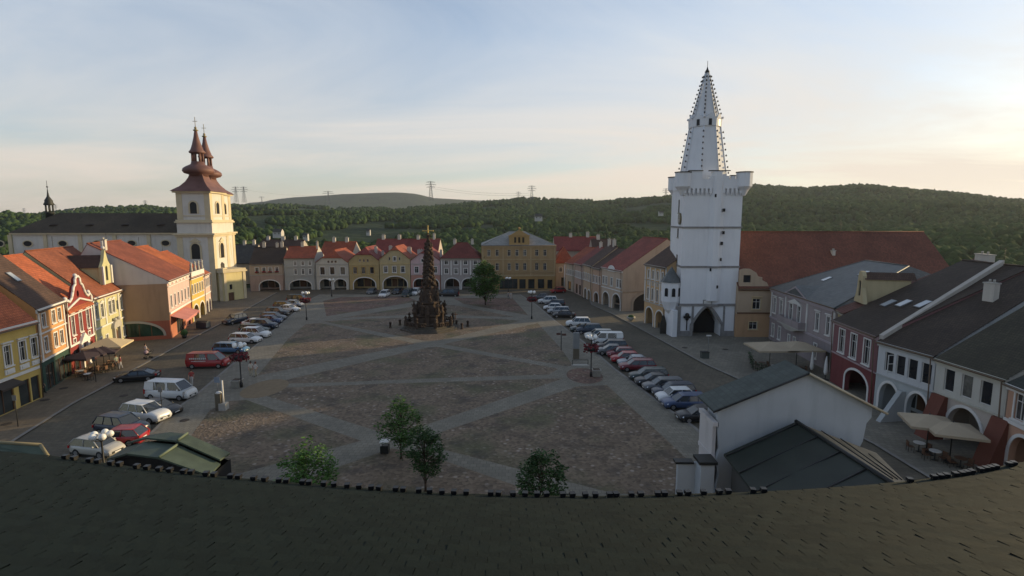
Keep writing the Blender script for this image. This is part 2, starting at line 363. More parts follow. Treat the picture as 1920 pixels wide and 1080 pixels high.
fields = [
 ('left of the column', [(573, 609), (600, 607), (780, 646), (483, 706), (540, 637)], COB),
 ('round the plague column', [(607, 604), (793, 640), (822, 640), (975, 603), (940, 599), (800, 596), (680, 599)], COB),
 ('below the first crossing', [(520, 718), (802, 653), (822, 652), (1047, 693), (1030, 704), (760, 713), (650, 718), (540, 721)], COB),
 ('right of the column', [(832, 647), (1008, 607), (1052, 655), (1074, 687), (1060, 688)], COB),
 ('in the middle of the square', [(485, 740), (525, 729), (700, 722), (1057, 711), (795, 800), (755, 816), (728, 817)], COB),
 ('in the lower left corner', [(430, 754), (462, 752), (677, 829), (440, 893), (310, 915), (345, 838), (394, 771)], COB),
 ('in the lower right corner', [(820, 815), (1080, 727), (1138, 724), (1215, 795), (1290, 865), (1318, 935), (1150, 928), (832, 846)], COB),
 ('at the near edge', [(735, 843), (600, 890), (500, 945), (1060, 948), (980, 918), (820, 862)], COB),
 ('at the far left', [(612, 594), (606, 565), (640, 558), (760, 556), (785, 566)], COBR),
 ('at the far right', [(850, 560), (960, 559), (990, 592), (870, 571)], COBR),
 ('behind the plague column', [(640, 597), (792, 573), (850, 573), (968, 596), (800, 590)], COB)]
for nm, pp, m in fields: sheet('cobbled_field', 'brown speckled cobbled field ' + nm, pp, .126, m)
for nm, c, r in (('tan gravel roundel beside the left lamp', (497, 730), 2.3), ('tan gravel roundel beside the right lamp', (1096, 706), 2.2)):
    q = P(*c); sheet('path', nm, [(q.x + r * math.cos(k * .3) , q.y + r * 1.5 * math.sin(k * .3)) for k in range(21)], .131, TAN if 'left' in nm else COBR, world=True)
# parking bay lines are faint: a few pale dashes
# ------------------------------------------------------------------ house builder
def window(par, x, z, w_, h_, fr=WHITE, sur=WHITE, glass=GLASS, arched=False, bars=1, sill=True, ped=0, ywall=0.0, flowers=False):
    """a window set into a hole of the wall: surround, frame and sill, its pane a sub-part"""
    b = MB(); t = .06; y0 = ywall
    inner = arch(x, w_, z, z + h_ - w_ / 2, w_ / 2, 8) if arched else rect(x - w_ / 2, z, x + w_ / 2, z + h_)
    if sur is not None:
        s = .14
        outer = arch(x, w_ + 2 * s, z - .02, z + h_ - w_ / 2, w_ / 2 + s, 8) if arched else rect(x - w_ / 2 - s, z - s * .3, x + w_ / 2 + s, z + h_ + s)
        b.plate(outer, [[(px, pz) if pz > z + .01 or arched is False else (px, pz + .001) for px, pz in inner]], y0 - .06, y0 + .01, 1)
        if sill: b.box(x - w_ / 2 - s - .06, y0 - .16, z - .16, x + w_ / 2 + s + .06, y0 - .003, z - .045, 1)
        if ped: 
            if ped == 1: b.box(x - w_ / 2 - .25, y0 - .2, z + h_ + .25, x + w_ / 2 + .25, y0 - .003, z + h_ + .38, 1)
            else: b.plate([(x - w_ / 2 - .3, z + h_ + .22), (x + w_ / 2 + .3, z + h_ + .22), (x, z + h_ + .22 + .32 * w_)], [], y0 - .16, y0 - .003, 1)
    yf = y0 + .10
    k = .05
    b.box(x - w_ / 2 + .003, yf, z + .003, x - w_ / 2 + k, yf + .05, z + h_ - (w_ / 2 if arched else .003)); b.box(x + w_ / 2 - k, yf, z + .003, x + w_ / 2 - .003, yf + .05, z + h_ - (w_ / 2 if arched else .003))
    b.box(x - w_ / 2 + k, yf, z + .003, x + w_ / 2 - k, yf + .05, z + k); 
    if not arched: b.box(x - w_ / 2 + k, yf, z + h_ - k, x + w_ / 2 - k, yf + .05, z + h_ - .003)
    if bars:
        zt = z + h_ * .68; b.box(x - w_ / 2 + k, yf + .002, zt, x + w_ / 2 - k, yf + .047, zt + k)
        for i in range(bars):
            xm = x - w_ / 2 + w_ * (i + 1) / (bars + 1); b.box(xm - k / 2, yf + .004, z + k, xm + k / 2, yf + .045, zt); 
            b.box(xm - k / 2, yf + .004, zt + k, xm + k / 2, yf + .045, z + h_ - k)
    o = b.build('window', [fr, sur or fr], par)
    g = MB(); g.plate(inner, [], yf + .055, yf + .065); g.build('pane', (random.choice((GLASS, GLASS, CURT, CURT2)) if glass is GLASS else glass), o)
    if flowers:
        f = MB(); f.box(x - w_ / 2 - .1, y0 - .4, z - .1, x + w_ / 2 + .1, y0 - .17, z + .08)
        for _ in range(26): f.ball((x + random.uniform(-w_ / 2 - .1, w_ / 2 + .1), y0 - random.uniform(.2, .42), z + random.uniform(0, .22)), .09, 4, 1)
        f.build('flower_box', [WOOD, mat('red_flowers', (.30, .02, .03), .8, .5, 9)], o)
    return o
def chimney(par, x, y, z0, h_, w_=.7, d=.7, m=None):
    b = MB(); b.box(x - w_ / 2, y - d / 2, z0, x + w_ / 2, y + d / 2, z0 + h_, 0); b.box(x - w_ / 2 - .07, y - d / 2 - .07, z0 + h_, x + w_ / 2 + .07, y + d / 2 + .07, z0 + h_ + .12, 1)
    for s in (-.2, .2): b.lathe([(.1, z0 + h_ + .12), (.1, z0 + h_ + .4)], 6, (x + s * w_, y), 1)
    return b.build('chimney', [m or wallm((.5, .46, .4)), STONE], par)
def roof_z(kind, D, h, rise, rf, y):
    return h + rise * (y / (D * rf) if y < D * rf else (D - y) / (D * (1 - rf)))
def house(name, label, cat, A, B, h, D=12, rise=5, wall=(.5, .4, .25), roof=RED_T, rk='side', rf=.5, g=1.5, floors=(), arches=(), base=None, base_h=3.2, top=None, cornice=STONE, cw=.45, bands=(), arcade=3.2, group=None, trim=None, shops=(), skylights=(), chim=(), inset=2.5, openings=(), pil=(), hipr=True, ov=.35, z0=0):
    A = Vector(A[:2]); B = Vector(B[:2]); d = B - A; wd = d.length; rz = math.atan2(d.y, d.x)
    t = thing(name, label, cat, (A.x, A.y, z0), rz, group)
    wm = wallm(wall) if isinstance(wall, tuple) else wall; bm_ = wallm(base) if isinstance(base, tuple) else (base or wm)
    trim = trim or WHITE; e = .015
    fl = []
    for fdef in floors:      # (z, h, w, xs(fractions), opts)
        z, hh, ww, xs, op = fdef
        for x in xs: fl.append((x * wd, z, ww, hh, op))
    holes_u = [rect(x - ww / 2, z, x + ww / 2, z + hh) if not op.get('arched') else arch(x, ww, z, z + hh - ww / 2, ww / 2, 8) for x, z, ww, hh, op in fl if z >= base_h]
    holes_l = [rect(x - ww / 2, z, x + ww / 2, z + hh) if not op.get('arched') else arch(x, ww, z, z + hh - ww / 2, ww / 2, 8) for x, z, ww, hh, op in fl if z < base_h]
    ar = [(x * wd, ww * wd if ww <= 1 else ww, hs, rs) for x, ww, hs, rs in arches]
    def arch_o(x, ww, hs, rs): return arch(x, ww, .0, hs, rs, 14)
    b = MB()
    # upper front
    if top: outer = [(e, base_h + .003)] + [(wd - e, base_h + .003)] + [(min(max(p[0] * wd, e), wd - e), p[1]) for p in top[::-1]]
    elif rk == 'half':
        a = g / rise * wd / 2; outer = [(e, base_h + .003), (wd - e, base_h + .003), (wd - e, h), (wd - a, h + g), (a, h + g), (e, h)]
    elif rk == 'front': outer = [(e, base_h + .003), (wd - e, base_h + .003), (wd - e, h), (wd / 2, h + rise - .1), (e, h)]
    else: outer = [(e, base_h + .003), (wd - e, base_h + .003), (wd - e, h), (e, h)]
    b.plate(outer, holes_u, 0, .35, 0)
    # ground front with openings
    sh = [rect(x * wd - ww / 2, .15, x * wd + ww / 2, hh) for x, ww, hh in shops]
    lo = [(e, 0), (wd - e, 0), (wd - e, base_h), (e, base_h)]
    if ar:
        lo = [(e, 0)]; 
        for x, ww, hs, rs in sorted(ar):
            pts = arch(x, ww, 0, hs, rs, 14); lo += [pts[0]] + pts[2:][::-1][0:] + [pts[1]] if False else [pts[0]] + [q for q in reversed(pts[2:])] + [pts[1]]
        lo += [(wd - e, 0), (wd - e, base_h), (e, base_h)]
    b.plate(lo, holes_l + sh, -.03, .45 if ar else .35, 1)
    # body behind
    if ar:
        b.box(e, arcade, 0, wd - e, D, base_h, 1); b.box(e, .36, base_h + .003, wd - e, D, h - .02, 0)
        for x0 in (e, wd - .45): b.box(x0, .46, 0, x0 + .43, arcade - .01, base_h - .003, 1)
    else:
        b.box(e, 1.2, 0, wd - e, D, base_h, 1); b.box(e, 1.2, base_h + .003, wd - e, D, h - .02, 0)
        for x0 in (e, wd - .45): b.box(x0, .36, 0, x0 + .43, 1.19, base_h, 1); b.box(x0, .36, base_h + .003, x0 + .43, 1.19, h - .02, 0)
        b.box(.46, .36, h - .3, wd - .46, 1.19, h - .02, 0)
    # gable ends of the walls
    yr = D * rf
    if rk == 'side':
        for x0 in (e, wd - e - .3): b.add([(x0, .02, h - .02), (x0, yr, h + rise - .12), (x0, D - .02, h - .02), (x0 + .3, .02, h - .02), (x0 + .3, yr, h + rise - .12), (x0 + .3, D - .02, h - .02)], [(0, 1, 2), (5, 4, 3), (0, 3, 4, 1), (1, 4, 5, 2)], 0)
    elif rk in ('half', 'front'):
        b.add([(e, D - .3, h), (wd / 2, D - .3, h + rise - .12), (wd - e, D - .3, h), (e, D, h), (wd / 2, D, h + rise - .12), (wd - e, D, h)], [(0, 1, 2), (5, 4, 3)], 0)
    b.build('wall', [wm, bm_], t)
    # roof
    r = MB(); th = .16
    if rk == 'side':
        s1 = rise / yr; s2 = rise / (D - yr)
        prof = [(-ov, h - s1 * ov), (yr, h + rise), (D + ov, h - s2 * ov)]; lowp = [(D + ov, h - s2 * ov - th), (yr, h + rise - th), (-ov, h - s1 * ov - th)]
        pf = prof + lowp
        M = Matrix(((0, 0, 1, 0), (1, 0, 0, 0), (0, 1, 0, 0), (0, 0, 0, 1)))
        r.prism(pf, e, wd - e, 0, M)
        rm = MB(); rm.tube((e, yr, h + rise + .02), (wd - e, yr, h + rise + .02), .11, n=6)
    elif rk == 'hip':
        i_ = inset
        x0, x1, y0, y1 = -ov * .0 + e, wd - e, -ov, D + ov; zz = h
        vs = [(x0, y0, zz), (x1, y0, zz), (x1, y1, zz), (x0, y1, zz), (x0 + i_, yr, h + rise), (x1 - i_, yr, h + rise)]
        r.add(vs, [(0, 1, 5, 4), (1, 2, 5), (2, 3, 4, 5), (3, 0, 4), (3, 2, 1, 0)]); r.box(x0, y0, zz - .12, x1, y1, zz - .003)
        rm = MB(); rm.tube(vs[4], vs[5], .11, n=6)
        for a_, b_ in ((0, 4), (1, 5)): rm.tube(vs[a_], vs[b_], .09, n=6)
    elif rk in ('half', 'front'):
        gg = g if rk == 'half' else rise; a = gg / rise * wd / 2; fy = 0 if rk == 'front' else (wd / 2 - a) * .9; o_ = .28; sl = rise / (wd / 2)
        ex = ov if False else 0
        L0 = (e, -o_, h + .03); L1 = (a, -o_, h + gg + .03); RR0 = (wd - e, -o_, h + .03); RR1 = (wd - a, -o_, h + gg + .03); T0 = (wd / 2, fy - (o_ if rk == 'front' else 0), h + rise + .03); T1 = (wd / 2, D, h + rise + .03); LB = (e, D, h + .03); RB = (wd - e, D, h + .03)
        vs = [L0, L1, T0, T1, LB, RR0, RR1, RB]; vs += [(x, y, z - th) for x, y, z in vs]
        if rk == 'half': fs = [(0, 1, 2, 3, 4)[::-1], (5, 7, 3, 2, 6)[::-1], (1, 6, 2), (8, 9, 10, 11, 12), (13, 15, 11, 10, 14), (9, 10, 14), (0, 8, 9, 1)[::-1], (5, 6, 14, 13)[::-1], (1, 9, 14, 6)[::-1]]
        else: fs = [(0, 2, 3, 4)[::-1], (5, 7, 3, 2)[::-1], (8, 10, 11, 12), (13, 15, 11, 10), (0, 8, 10, 2)[::-1], (5, 2, 10, 13)[::-1]]
        r.add(vs, fs)
        rm = MB(); rm.tube(T0, T1, .11, n=6)
    elif rk == 'flat': r.box(-.1, -.1, h, wd + .1, D, h + .2); rm = None
    ro = r.build('roof', roof, t)
    if rm: rm.build('ridge', roof, ro)
    for (fx, fy, cw_, ch) in chim: 
        yy = fy * D; zz = roof_z(rk, D, h, rise, rf, yy) if rk in ('side', 'hip') else h + rise * (1 - abs(fx - .5) * 2)
        chimney(ro, fx * wd, yy, zz - .5, ch + .5, cw_, .6)
    for (fx, fy) in skylights:
        yy = fy * D; s1 = rise / yr; z0 = h + s1 * yy; ang = math.atan(s1); M = Matrix.Translation((fx * wd, yy, z0 + .06)) @ Matrix.Rotation(ang, 4, 'X')
        k = MB(); k.box(-.5, -.7, -.02, .5, .7, .1, 0, M); k.box(-.42, -.62, .101, .42, .62, .11, 1, M); k.build('skylight', [GREY, mat('skylight_glass', (.35, .38, .4), .05, .05, spec=.8)], ro)
    if rk == 'side' and wd > 6: aerial(t, wd * .6, yr + .3, h + rise - .2)
    if cornice is not None and rk in ('side', 'hip', 'flat'):
        c = MB(); c.box(e, -.3, h - .32, wd - e, -.004, h - .14); c.box(e, -.18, h - .32 - cw * .6, wd - e, -.004, h - .325); c.build('cornice', cornice, t)
        gmb = MB(); gmb.tube((e, -ov - .06, h - rise / yr * ov * (rk == 'side') - .06), (wd - e, -ov - .06, h - rise / yr * ov * (rk == 'side') - .06), .075, n=6); gmb.tube((wd - .2, -.36, h - .4), (wd - .2, -.1, .1), .055, n=6); gmb.build('gutter', mat('copper_gutter', (.12, .08, .05), .5, .1), t)
    for z, dd in bands:
        c = MB(); c.box(e, -.14, z, wd - e, -.034, z + dd); c.build('string_course', cornice or trim, t)
    for x in pil:
        c = MB(); c.box(x * wd - .16, -.1, base_h + .1, x * wd + .16, -.004, h - .5); c.build('pilaster', trim, t)
    for x, ww, hs, rs in ar:
        c = MB(); i_ = arch(x, ww, .02, hs, rs, 14); o2 = arch(x, ww + .5, .02, hs, rs + .25, 14)
        c.plate([o2[0], i_[0]] + i_[2:][::-1] + [i_[1], o2[1]] + o2[2:], [], -.09, -.032); c.build('arch_moulding', trim, t)
        s_ = MB(); n_ = max(2, int(ww / 1.5))
        for k in range(n_): s_.box(x - ww / 2 + ww * k / n_ + .12, arcade - .12, .5, x - ww / 2 + ww * (k + 1) / n_ - .12, arcade - .02, min(2.6, base_h - .5), k % 3 == 1)
        s_.build('shopfront', [GLASSR, WOOD], t)
    for x, ww, hh in shops:
        X = x * wd; c = MB(); c.box(X - ww / 2 + .01, .12, .16, X + ww / 2 - .01, .16, hh - .01, 1); n_ = max(1, int(ww / 1.1))
        for k in range(n_ + 1): xx = X - ww / 2 + .05 + (ww - .1) * k / n_; c.box(xx - .04, .06, .16, xx + .04, .119, hh - .02, 0)
        c.build('shopfront', [WOOD, GLASSR], t)
    for x, z, ww, hh, op in fl:
        o = dict(op); o.pop('n', None); zw = -.03 if z < base_h else 0
        window(t, x, z, ww, hh, ywall=zw, **o)
    t['w'] = wd
    del t['w']
    return t, wd
def aerial(t, x, y, z):
    b = MB(); b.tube((x, y, z), (x, y, z + 1.9), .03, n=4)
    for k in range(4): b.tube((x - .45 + k * .08, y, z + 1.3 + k * .17), (x + .45 - k * .08, y, z + 1.3 + k * .17), .015, n=3)
    b.build('aerial', DARK, t)
def XS(n, a=.0, b=1.0): return [a + (b - a) * (i + .5) / n for i in range(n)]
#@@LEFT
OC = dict(sur=WHITE, ped=0)
# ================================================================== left row (sunlit)
A, B = P(-62, 812), P(82, 746)
h = ZY(598, B.y)
l1, w1 = house('terraced_house', 'bright yellow two storey house with three white framed windows, nearest on the sunlit side', 'house', A, B, h, 12, 6.2, (.50, .36, .11), ORANGE_T, rf=.5,
   floors=[(4.7, 2.0, .85, (0.12, 0.3, 0.575, 0.778, 0.947), dict(ped=1))], shops=[(.46, 2.6, 2.9), (.74, 1.5, 2.7), (.9, 1.2, 2.7), (.15, 2.6, 2.9)], bands=[(3.35, .3)], base_h=3.4, cornice=WHITE, chim=[(.3, .55, .8, 1.6)])
for x in (0.12, 0.3, 0.575, 0.778, 0.947):
    b = MB(); b.plate(rect(x * w1 - .62, 3.85, x * w1 + .62, 4.35), [], -.08, -.004); b.plate(rect(x * w1 - .4, 3.98, x * w1 + .4, 4.22), [], -.12, -.081); b.build('stucco_panel', WHITE, l1)
b = MB(); b.add([(.3 * w1, -1.1, 2.95), (.6 * w1, -1.1, 2.95), (.6 * w1, -.04, 3.3), (.3 * w1, -.04, 3.3)], [(0, 1, 2, 3)]); b.box(.3 * w1, -1.12, 2.75, .6 * w1, -1.08, 2.95); b.build('shop_awning', mat('dark_awning', (.05, .04, .035)), l1)
A, B = P(84, 738), P(134, 704)
house('terraced_house', 'orange house with paired windows over a dark green shopfront', 'house', A, B, 9.5, 12, 6.2, (.52, .27, .11), BROWN_T, rf=.5,
   floors=[(7.2, 1.45, .85, (.22, .56, .78), dict(sur=WHITE)), (4.4, 1.6, .85, (.22, .56, .78), dict(sur=WHITE))], base=(.03, .06, .045), base_h=3.5, shops=[(.25, 2.2, 2.9), (.62, 2.4, 2.9), (.88, 1.2, 2.8)], bands=[(3.5, .22), (6.5, .16)], cornice=WHITE, skylights=[(.5, .25)], pil=(.06, .95))
A, B = P(136, 703), P(181, 673); h3 = ZY(564, B.y)
l3, w3 = house('terraced_house', 'maroon baroque house with a curved white edged gable and tall white windows', 'house', A, B, h3, 13, 6.5, (.20, .035, .03), ORANGE_T, rf=.52,
   floors=[(4.7, 2.5, .85, (.2, .5, .8), dict(ped=2)), (3.75, .45, .7, (.2, .5, .8), dict(bars=0, sill=False))], base_h=3.4, shops=[(.22, 1.6, 2.8), (.8, 1.6, 2.8)], bands=[(3.4, .25), (h3 - .9, .14)], cornice=None, pil=(.03, .97))
# curved gable on the maroon house
def curl(w_, z0, H):
    L_ = [(0, z0), (0, z0 + .7), (.06, z0 + 1.1), (.13, z0 + .8), (.22, z0 + 1.2), (.28, z0 + H * .5), (.33, z0 + H * .68), (.40, z0 + H * .74), (.41, z0 + H * .92), (.46, z0 + H)]
    return [(a * w_, z) for a, z in L_] + [((1 - a) * w_, z) for a, z in L_[::-1]]
g = curl(w3, h3 + .02, 3.7); b = MB(); b.plate(g, [circle(w3 / 2, h3 + 1.5, .45, 12, .8)], -.02, .3, 0)
for p, q in zip(g, g[1:]): 
    b.tube((p[0], -.1, p[1]), (q[0], -.1, q[1]), .16, n=6, mi=1)
for xx, zz in ((w3 * .5, h3 + 3.85), (w3 * .05, h3 + 1.3), (w3 * .95, h3 + 1.3)): b.ball((xx, .1, zz), .26, 6, 1)
b.tube((.1, -.12, h3), (w3 * .5, -.12, h3 + .9), .14, n=6, mi=1); b.tube((w3 - .1, -.12, h3), (w3 * .5, -.12, h3 + .9), .14, n=6, mi=1)
b.build('baroque_gable', [wallm((.20, .035, .03)), WHITE], l3)
b = MB(); b.box(w3 * .33, -.35, 0, w3 * .41, -.04, 3.3); b.box(w3 * .59, -.35, 0, w3 * .67, -.04, 3.3); b.plate([(w3 * .3, 3.3), (w3 * .7, 3.3), (w3 * .6, 3.9), (w3 * .5, 4.5), (w3 * .4, 3.9)], [], -.4, -.04); b.box(w3 * .42, -.06, .1, w3 * .58, -.04, 3.0, 1); b.build('portal', [WHITE, WOOD], l3)
A, B = P(183, 672), P(249, 634); h4 = ZY(536, B.y)
l4, w4 = house('terraced_house', 'pale yellow green palace with a tall baroque roof dormer, right of the maroon house', 'house', A, B, h4, 13, 6.4, (.47, .44, .24), mat('orange_brown_tiles', (.25, .08, .04), .8, .25, .3, .5, kind='tile'), rf=.52,
   floors=[(5.3, 1.9, .85, (.09, .22, .42, .52, .74, .88), dict(ped=2)), (1.1, 1.5, .7, (.12, .27, .74), dict()), (5.5, 1.4, .55, (.32, .63), dict(sur=None))], base_h=3.9, bands=[(3.9, .2)], cornice=WHITE, pil=(.015, .3, .66, .985))
b = MB(); b.box(w4 * .42, -.4, 0, w4 * .45, -.04, 3.1); b.box(w4 * .57, -.4, 0, w4 * .6, -.04, 3.1); b.plate(arch(w4 * .51, w4 * .22, 3.1, 3.3, .9, 10), [], -.45, -.04); b.plate(arch(w4 * .51, w4 * .1, .1, 2.2, .6, 10), [], -.07, -.035, 1); b.ball((w4 * .47, -.3, 4.3), .3, 6); b.ball((w4 * .56, -.3, 4.3), .3, 6); b.build('portal', [STONE, WOOD], l4)
b = MB(); zd = h4 + 1.0
b.plate([(w4 * .48, zd), (w4 * .72, zd), (w4 * .72, zd + 2.6), (w4 * .66, zd + 3.4), (w4 * .62, zd + 4.6), (w4 * .6, zd + 5.1), (w4 * .58, zd + 4.6), (w4 * .54, zd + 3.4), (w4 * .48, zd + 2.6)], [arch(w4 * .6, .8, zd + .5, zd + 2.3, .4, 8)], .8, 1.2, 0)
b.box(w4 * .5, 1.2, zd, w4 * .7, 5.5, zd + 2.5, 0); b.add([(w4 * .48, 1.15, zd + 2.5), (w4 * .72, 1.15, zd + 2.5), (w4 * .72, 6, zd + 2.5), (w4 * .48, 6, zd + 2.5), (w4 * .6, 1.15, zd + 4.3), (w4 * .6, 6.2, zd + 4.3)], [(0, 4, 5, 3), (1, 2, 5, 4), (2, 3, 5)], 2)
b.plate(arch(w4 * .6, .76, zd + .52, zd + 2.28, .38, 8), [], .95, 1.0, 3); b.ball((w4 * .6, 1, zd + 5.35), .25, 6, 1); b.tube((w4 * .6, 1, zd + 5.4), (w4 * .6, 1, zd + 6.4), .05, mi=1)
for s in (.49, .71): b.box(w4 * s - .18, .6, zd, w4 * s + .18, .79, zd + 2.7, 1)
b.build('dormer', [wallm((.47, .44, .24)), WHITE, BROWN_T, GLASS], l4)
# house standing forward with a blank side wall
A, B = P(322, 636), P(361, 606); h5 = ZY(525, A.y)
pink = (.52, .38, .34)
l5, w5 = house('terraced_house', 'pink and white corner house with blank beige side wall and big side arch', 'house', A, B, h5, 13.5, 5.9, pink, mat('rust_tiles', (.24, .07, .038), .8, .25, .3, .5, kind='tile'), rf=.74,
   floors=[(5.0, 1.9, .8, XS(6, .02, .98), dict(sur=WHITE)), ], base=(.40, .15, .09), base_h=4.0, shops=[(.4, 4.2, 3.1), (.85, 1.6, 3.0)], bands=[(4.0, .35), (h5 - 1.2, .14)], cornice=WHITE, chim=[(.1, .62, .8, 1.4)])
for k in range(6):
    b = MB(); b.plate(rect((k + .5) / 6 * w5 - .45, h5 - .95, (k + .5) / 6 * w5 + .45, h5 - .5), [], -.1, -.004); b.build('stucco_panel', WHITE, l5)
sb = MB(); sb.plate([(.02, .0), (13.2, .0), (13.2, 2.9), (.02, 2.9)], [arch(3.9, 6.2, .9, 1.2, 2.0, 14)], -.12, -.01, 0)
M5 = Matrix.Rotation(R(-90), 4, 'Z') @ Matrix.Identity(4)
# side wall faces local -x : build in rotated frame
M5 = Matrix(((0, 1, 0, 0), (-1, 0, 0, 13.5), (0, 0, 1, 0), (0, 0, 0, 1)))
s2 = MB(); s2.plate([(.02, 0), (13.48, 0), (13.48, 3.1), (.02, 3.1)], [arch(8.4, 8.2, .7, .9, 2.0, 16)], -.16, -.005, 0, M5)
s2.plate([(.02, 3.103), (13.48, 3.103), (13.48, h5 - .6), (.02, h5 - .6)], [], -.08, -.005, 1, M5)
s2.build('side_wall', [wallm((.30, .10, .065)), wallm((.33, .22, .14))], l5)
s3 = MB(); i_ = arch(8.4, 8.2, .7, .9, 2.0, 16); o2 = arch(8.4, 8.9, .7, .9, 2.35, 16); s3.plate([o2[0], i_[0]] + i_[2:][::-1] + [i_[1], o2[1]] + o2[2:], [], -.22, -.162, 0, M5); s3.plate(i_, [], -.03, -.006, 1, M5)
for k in range(4): s3.box(8.4 - 4.1 + 1.64 * (k + 1) - .05, -.06, .7, 8.4 - 4.1 + 1.64 * (k + 1) + .05, -.031, 2.6, 2, M5)
s3.build('arched_window', [STONE, mat('green_glass', (.02, .045, .035), .1, .5, .5), WOOD], l5)
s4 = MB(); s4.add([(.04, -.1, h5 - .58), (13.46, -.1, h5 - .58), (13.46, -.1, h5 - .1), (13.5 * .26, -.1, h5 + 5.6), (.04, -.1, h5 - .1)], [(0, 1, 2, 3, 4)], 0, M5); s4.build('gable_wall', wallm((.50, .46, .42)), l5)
a_ = MB(); a_.add([(.3, -2.2, 3.0), (w5 * .7, -2.2, 3.0), (w5 * .7, -.05, 3.7), (.3, -.05, 3.7), (.3, -2.2, 2.6), (w5 * .7, -2.2, 2.6)], [(0, 1, 2, 3), (4, 5, 1, 0)]); a_.build('shop_awning', mat('pink_awning', (.5, .2, .17), .8), l5)
A, B = P(362, 605), P(386, 590)
l6, w6 = house('terraced_house', 'yellow arcaded house crowned by an attic with white statues', 'house', A, B, ZY(520, A.y), 13, 5.6, (.55, .38, .10), mat('bright_orange_tiles', (.42, .12, .045), .8, .2, .4, .5, kind='tile'), rf=.7,
   floors=[(5.2, 1.7, .75, XS(5, .03, .97), dict(sur=WHITE))], arches=[(.27, .38, 1.6, 1.4), (.74, .38, 1.6, 1.4)], base_h=3.9, bands=[(3.95, .3)], cornice=WHITE)
h6 = ZY(520, A.y); b = MB(); b.box(.1, -.3, h6, w6 - .1, .1, h6 + .9); b.build('attic', WHITE, l6)
for k in range(4):
    b = MB(); x = w6 * (.1 + .27 * k); b.lathe([(.26, h6 + .9), (.3, h6 + 1.3), (.18, h6 + 1.9), (.26, h6 + 2.2), (.1, h6 + 2.45)], 7, (x, -.1)); b.ball((x, -.1, h6 + 2.6), .16, 6); b.tube((x, -.1, h6 + 2.2), (x + .5, -.2, h6 + 2.5), .07); b.build('statue', STONE, l6)
A, B = P(386, 590), P(397, 581)
house('terraced_house', 'narrow pale pink arcaded house between the statue attic and the church', 'house', A, B, ZY(515, A.y), 12, 4.6, (.55, .40, .34), ORANGE_T, rf=.6, floors=[(5.4, 1.7, .7, XS(4, .05, .95), dict(sur=WHITE))], arches=[(.27, .36, 1.5, 1.2), (.74, .36, 1.5, 1.2)], base_h=3.8, bands=[(3.9, .25)], cornice=WHITE)
# rear roofs of the left block
for (a, b_, h_, rs, lb, rm_) in (((-150, 640), (60, 560), 8, 6.8, 'plain back house with weathered grey gable and orange roof at the far left', ORANGE_T), ((-40, 600), (140, 562), 9.0, 6.0, 'back house with rust orange roof and a white chimney behind the maroon house', ORANGE_T)):
    A, B = P(*a), P(*b_); A = Vector((A.x - 13, A.y)); B = Vector((B.x - 9, B.y))
    d_ = (B - A).normalized()
    house('back_house', lb, 'house', A, A + d_ * 16, h_, 13, rs, (.42, .38, .33), rm_, chim=[(.85, .5, .8, 1.6), (.2, .5, .7, 1.4)], cornice=None)
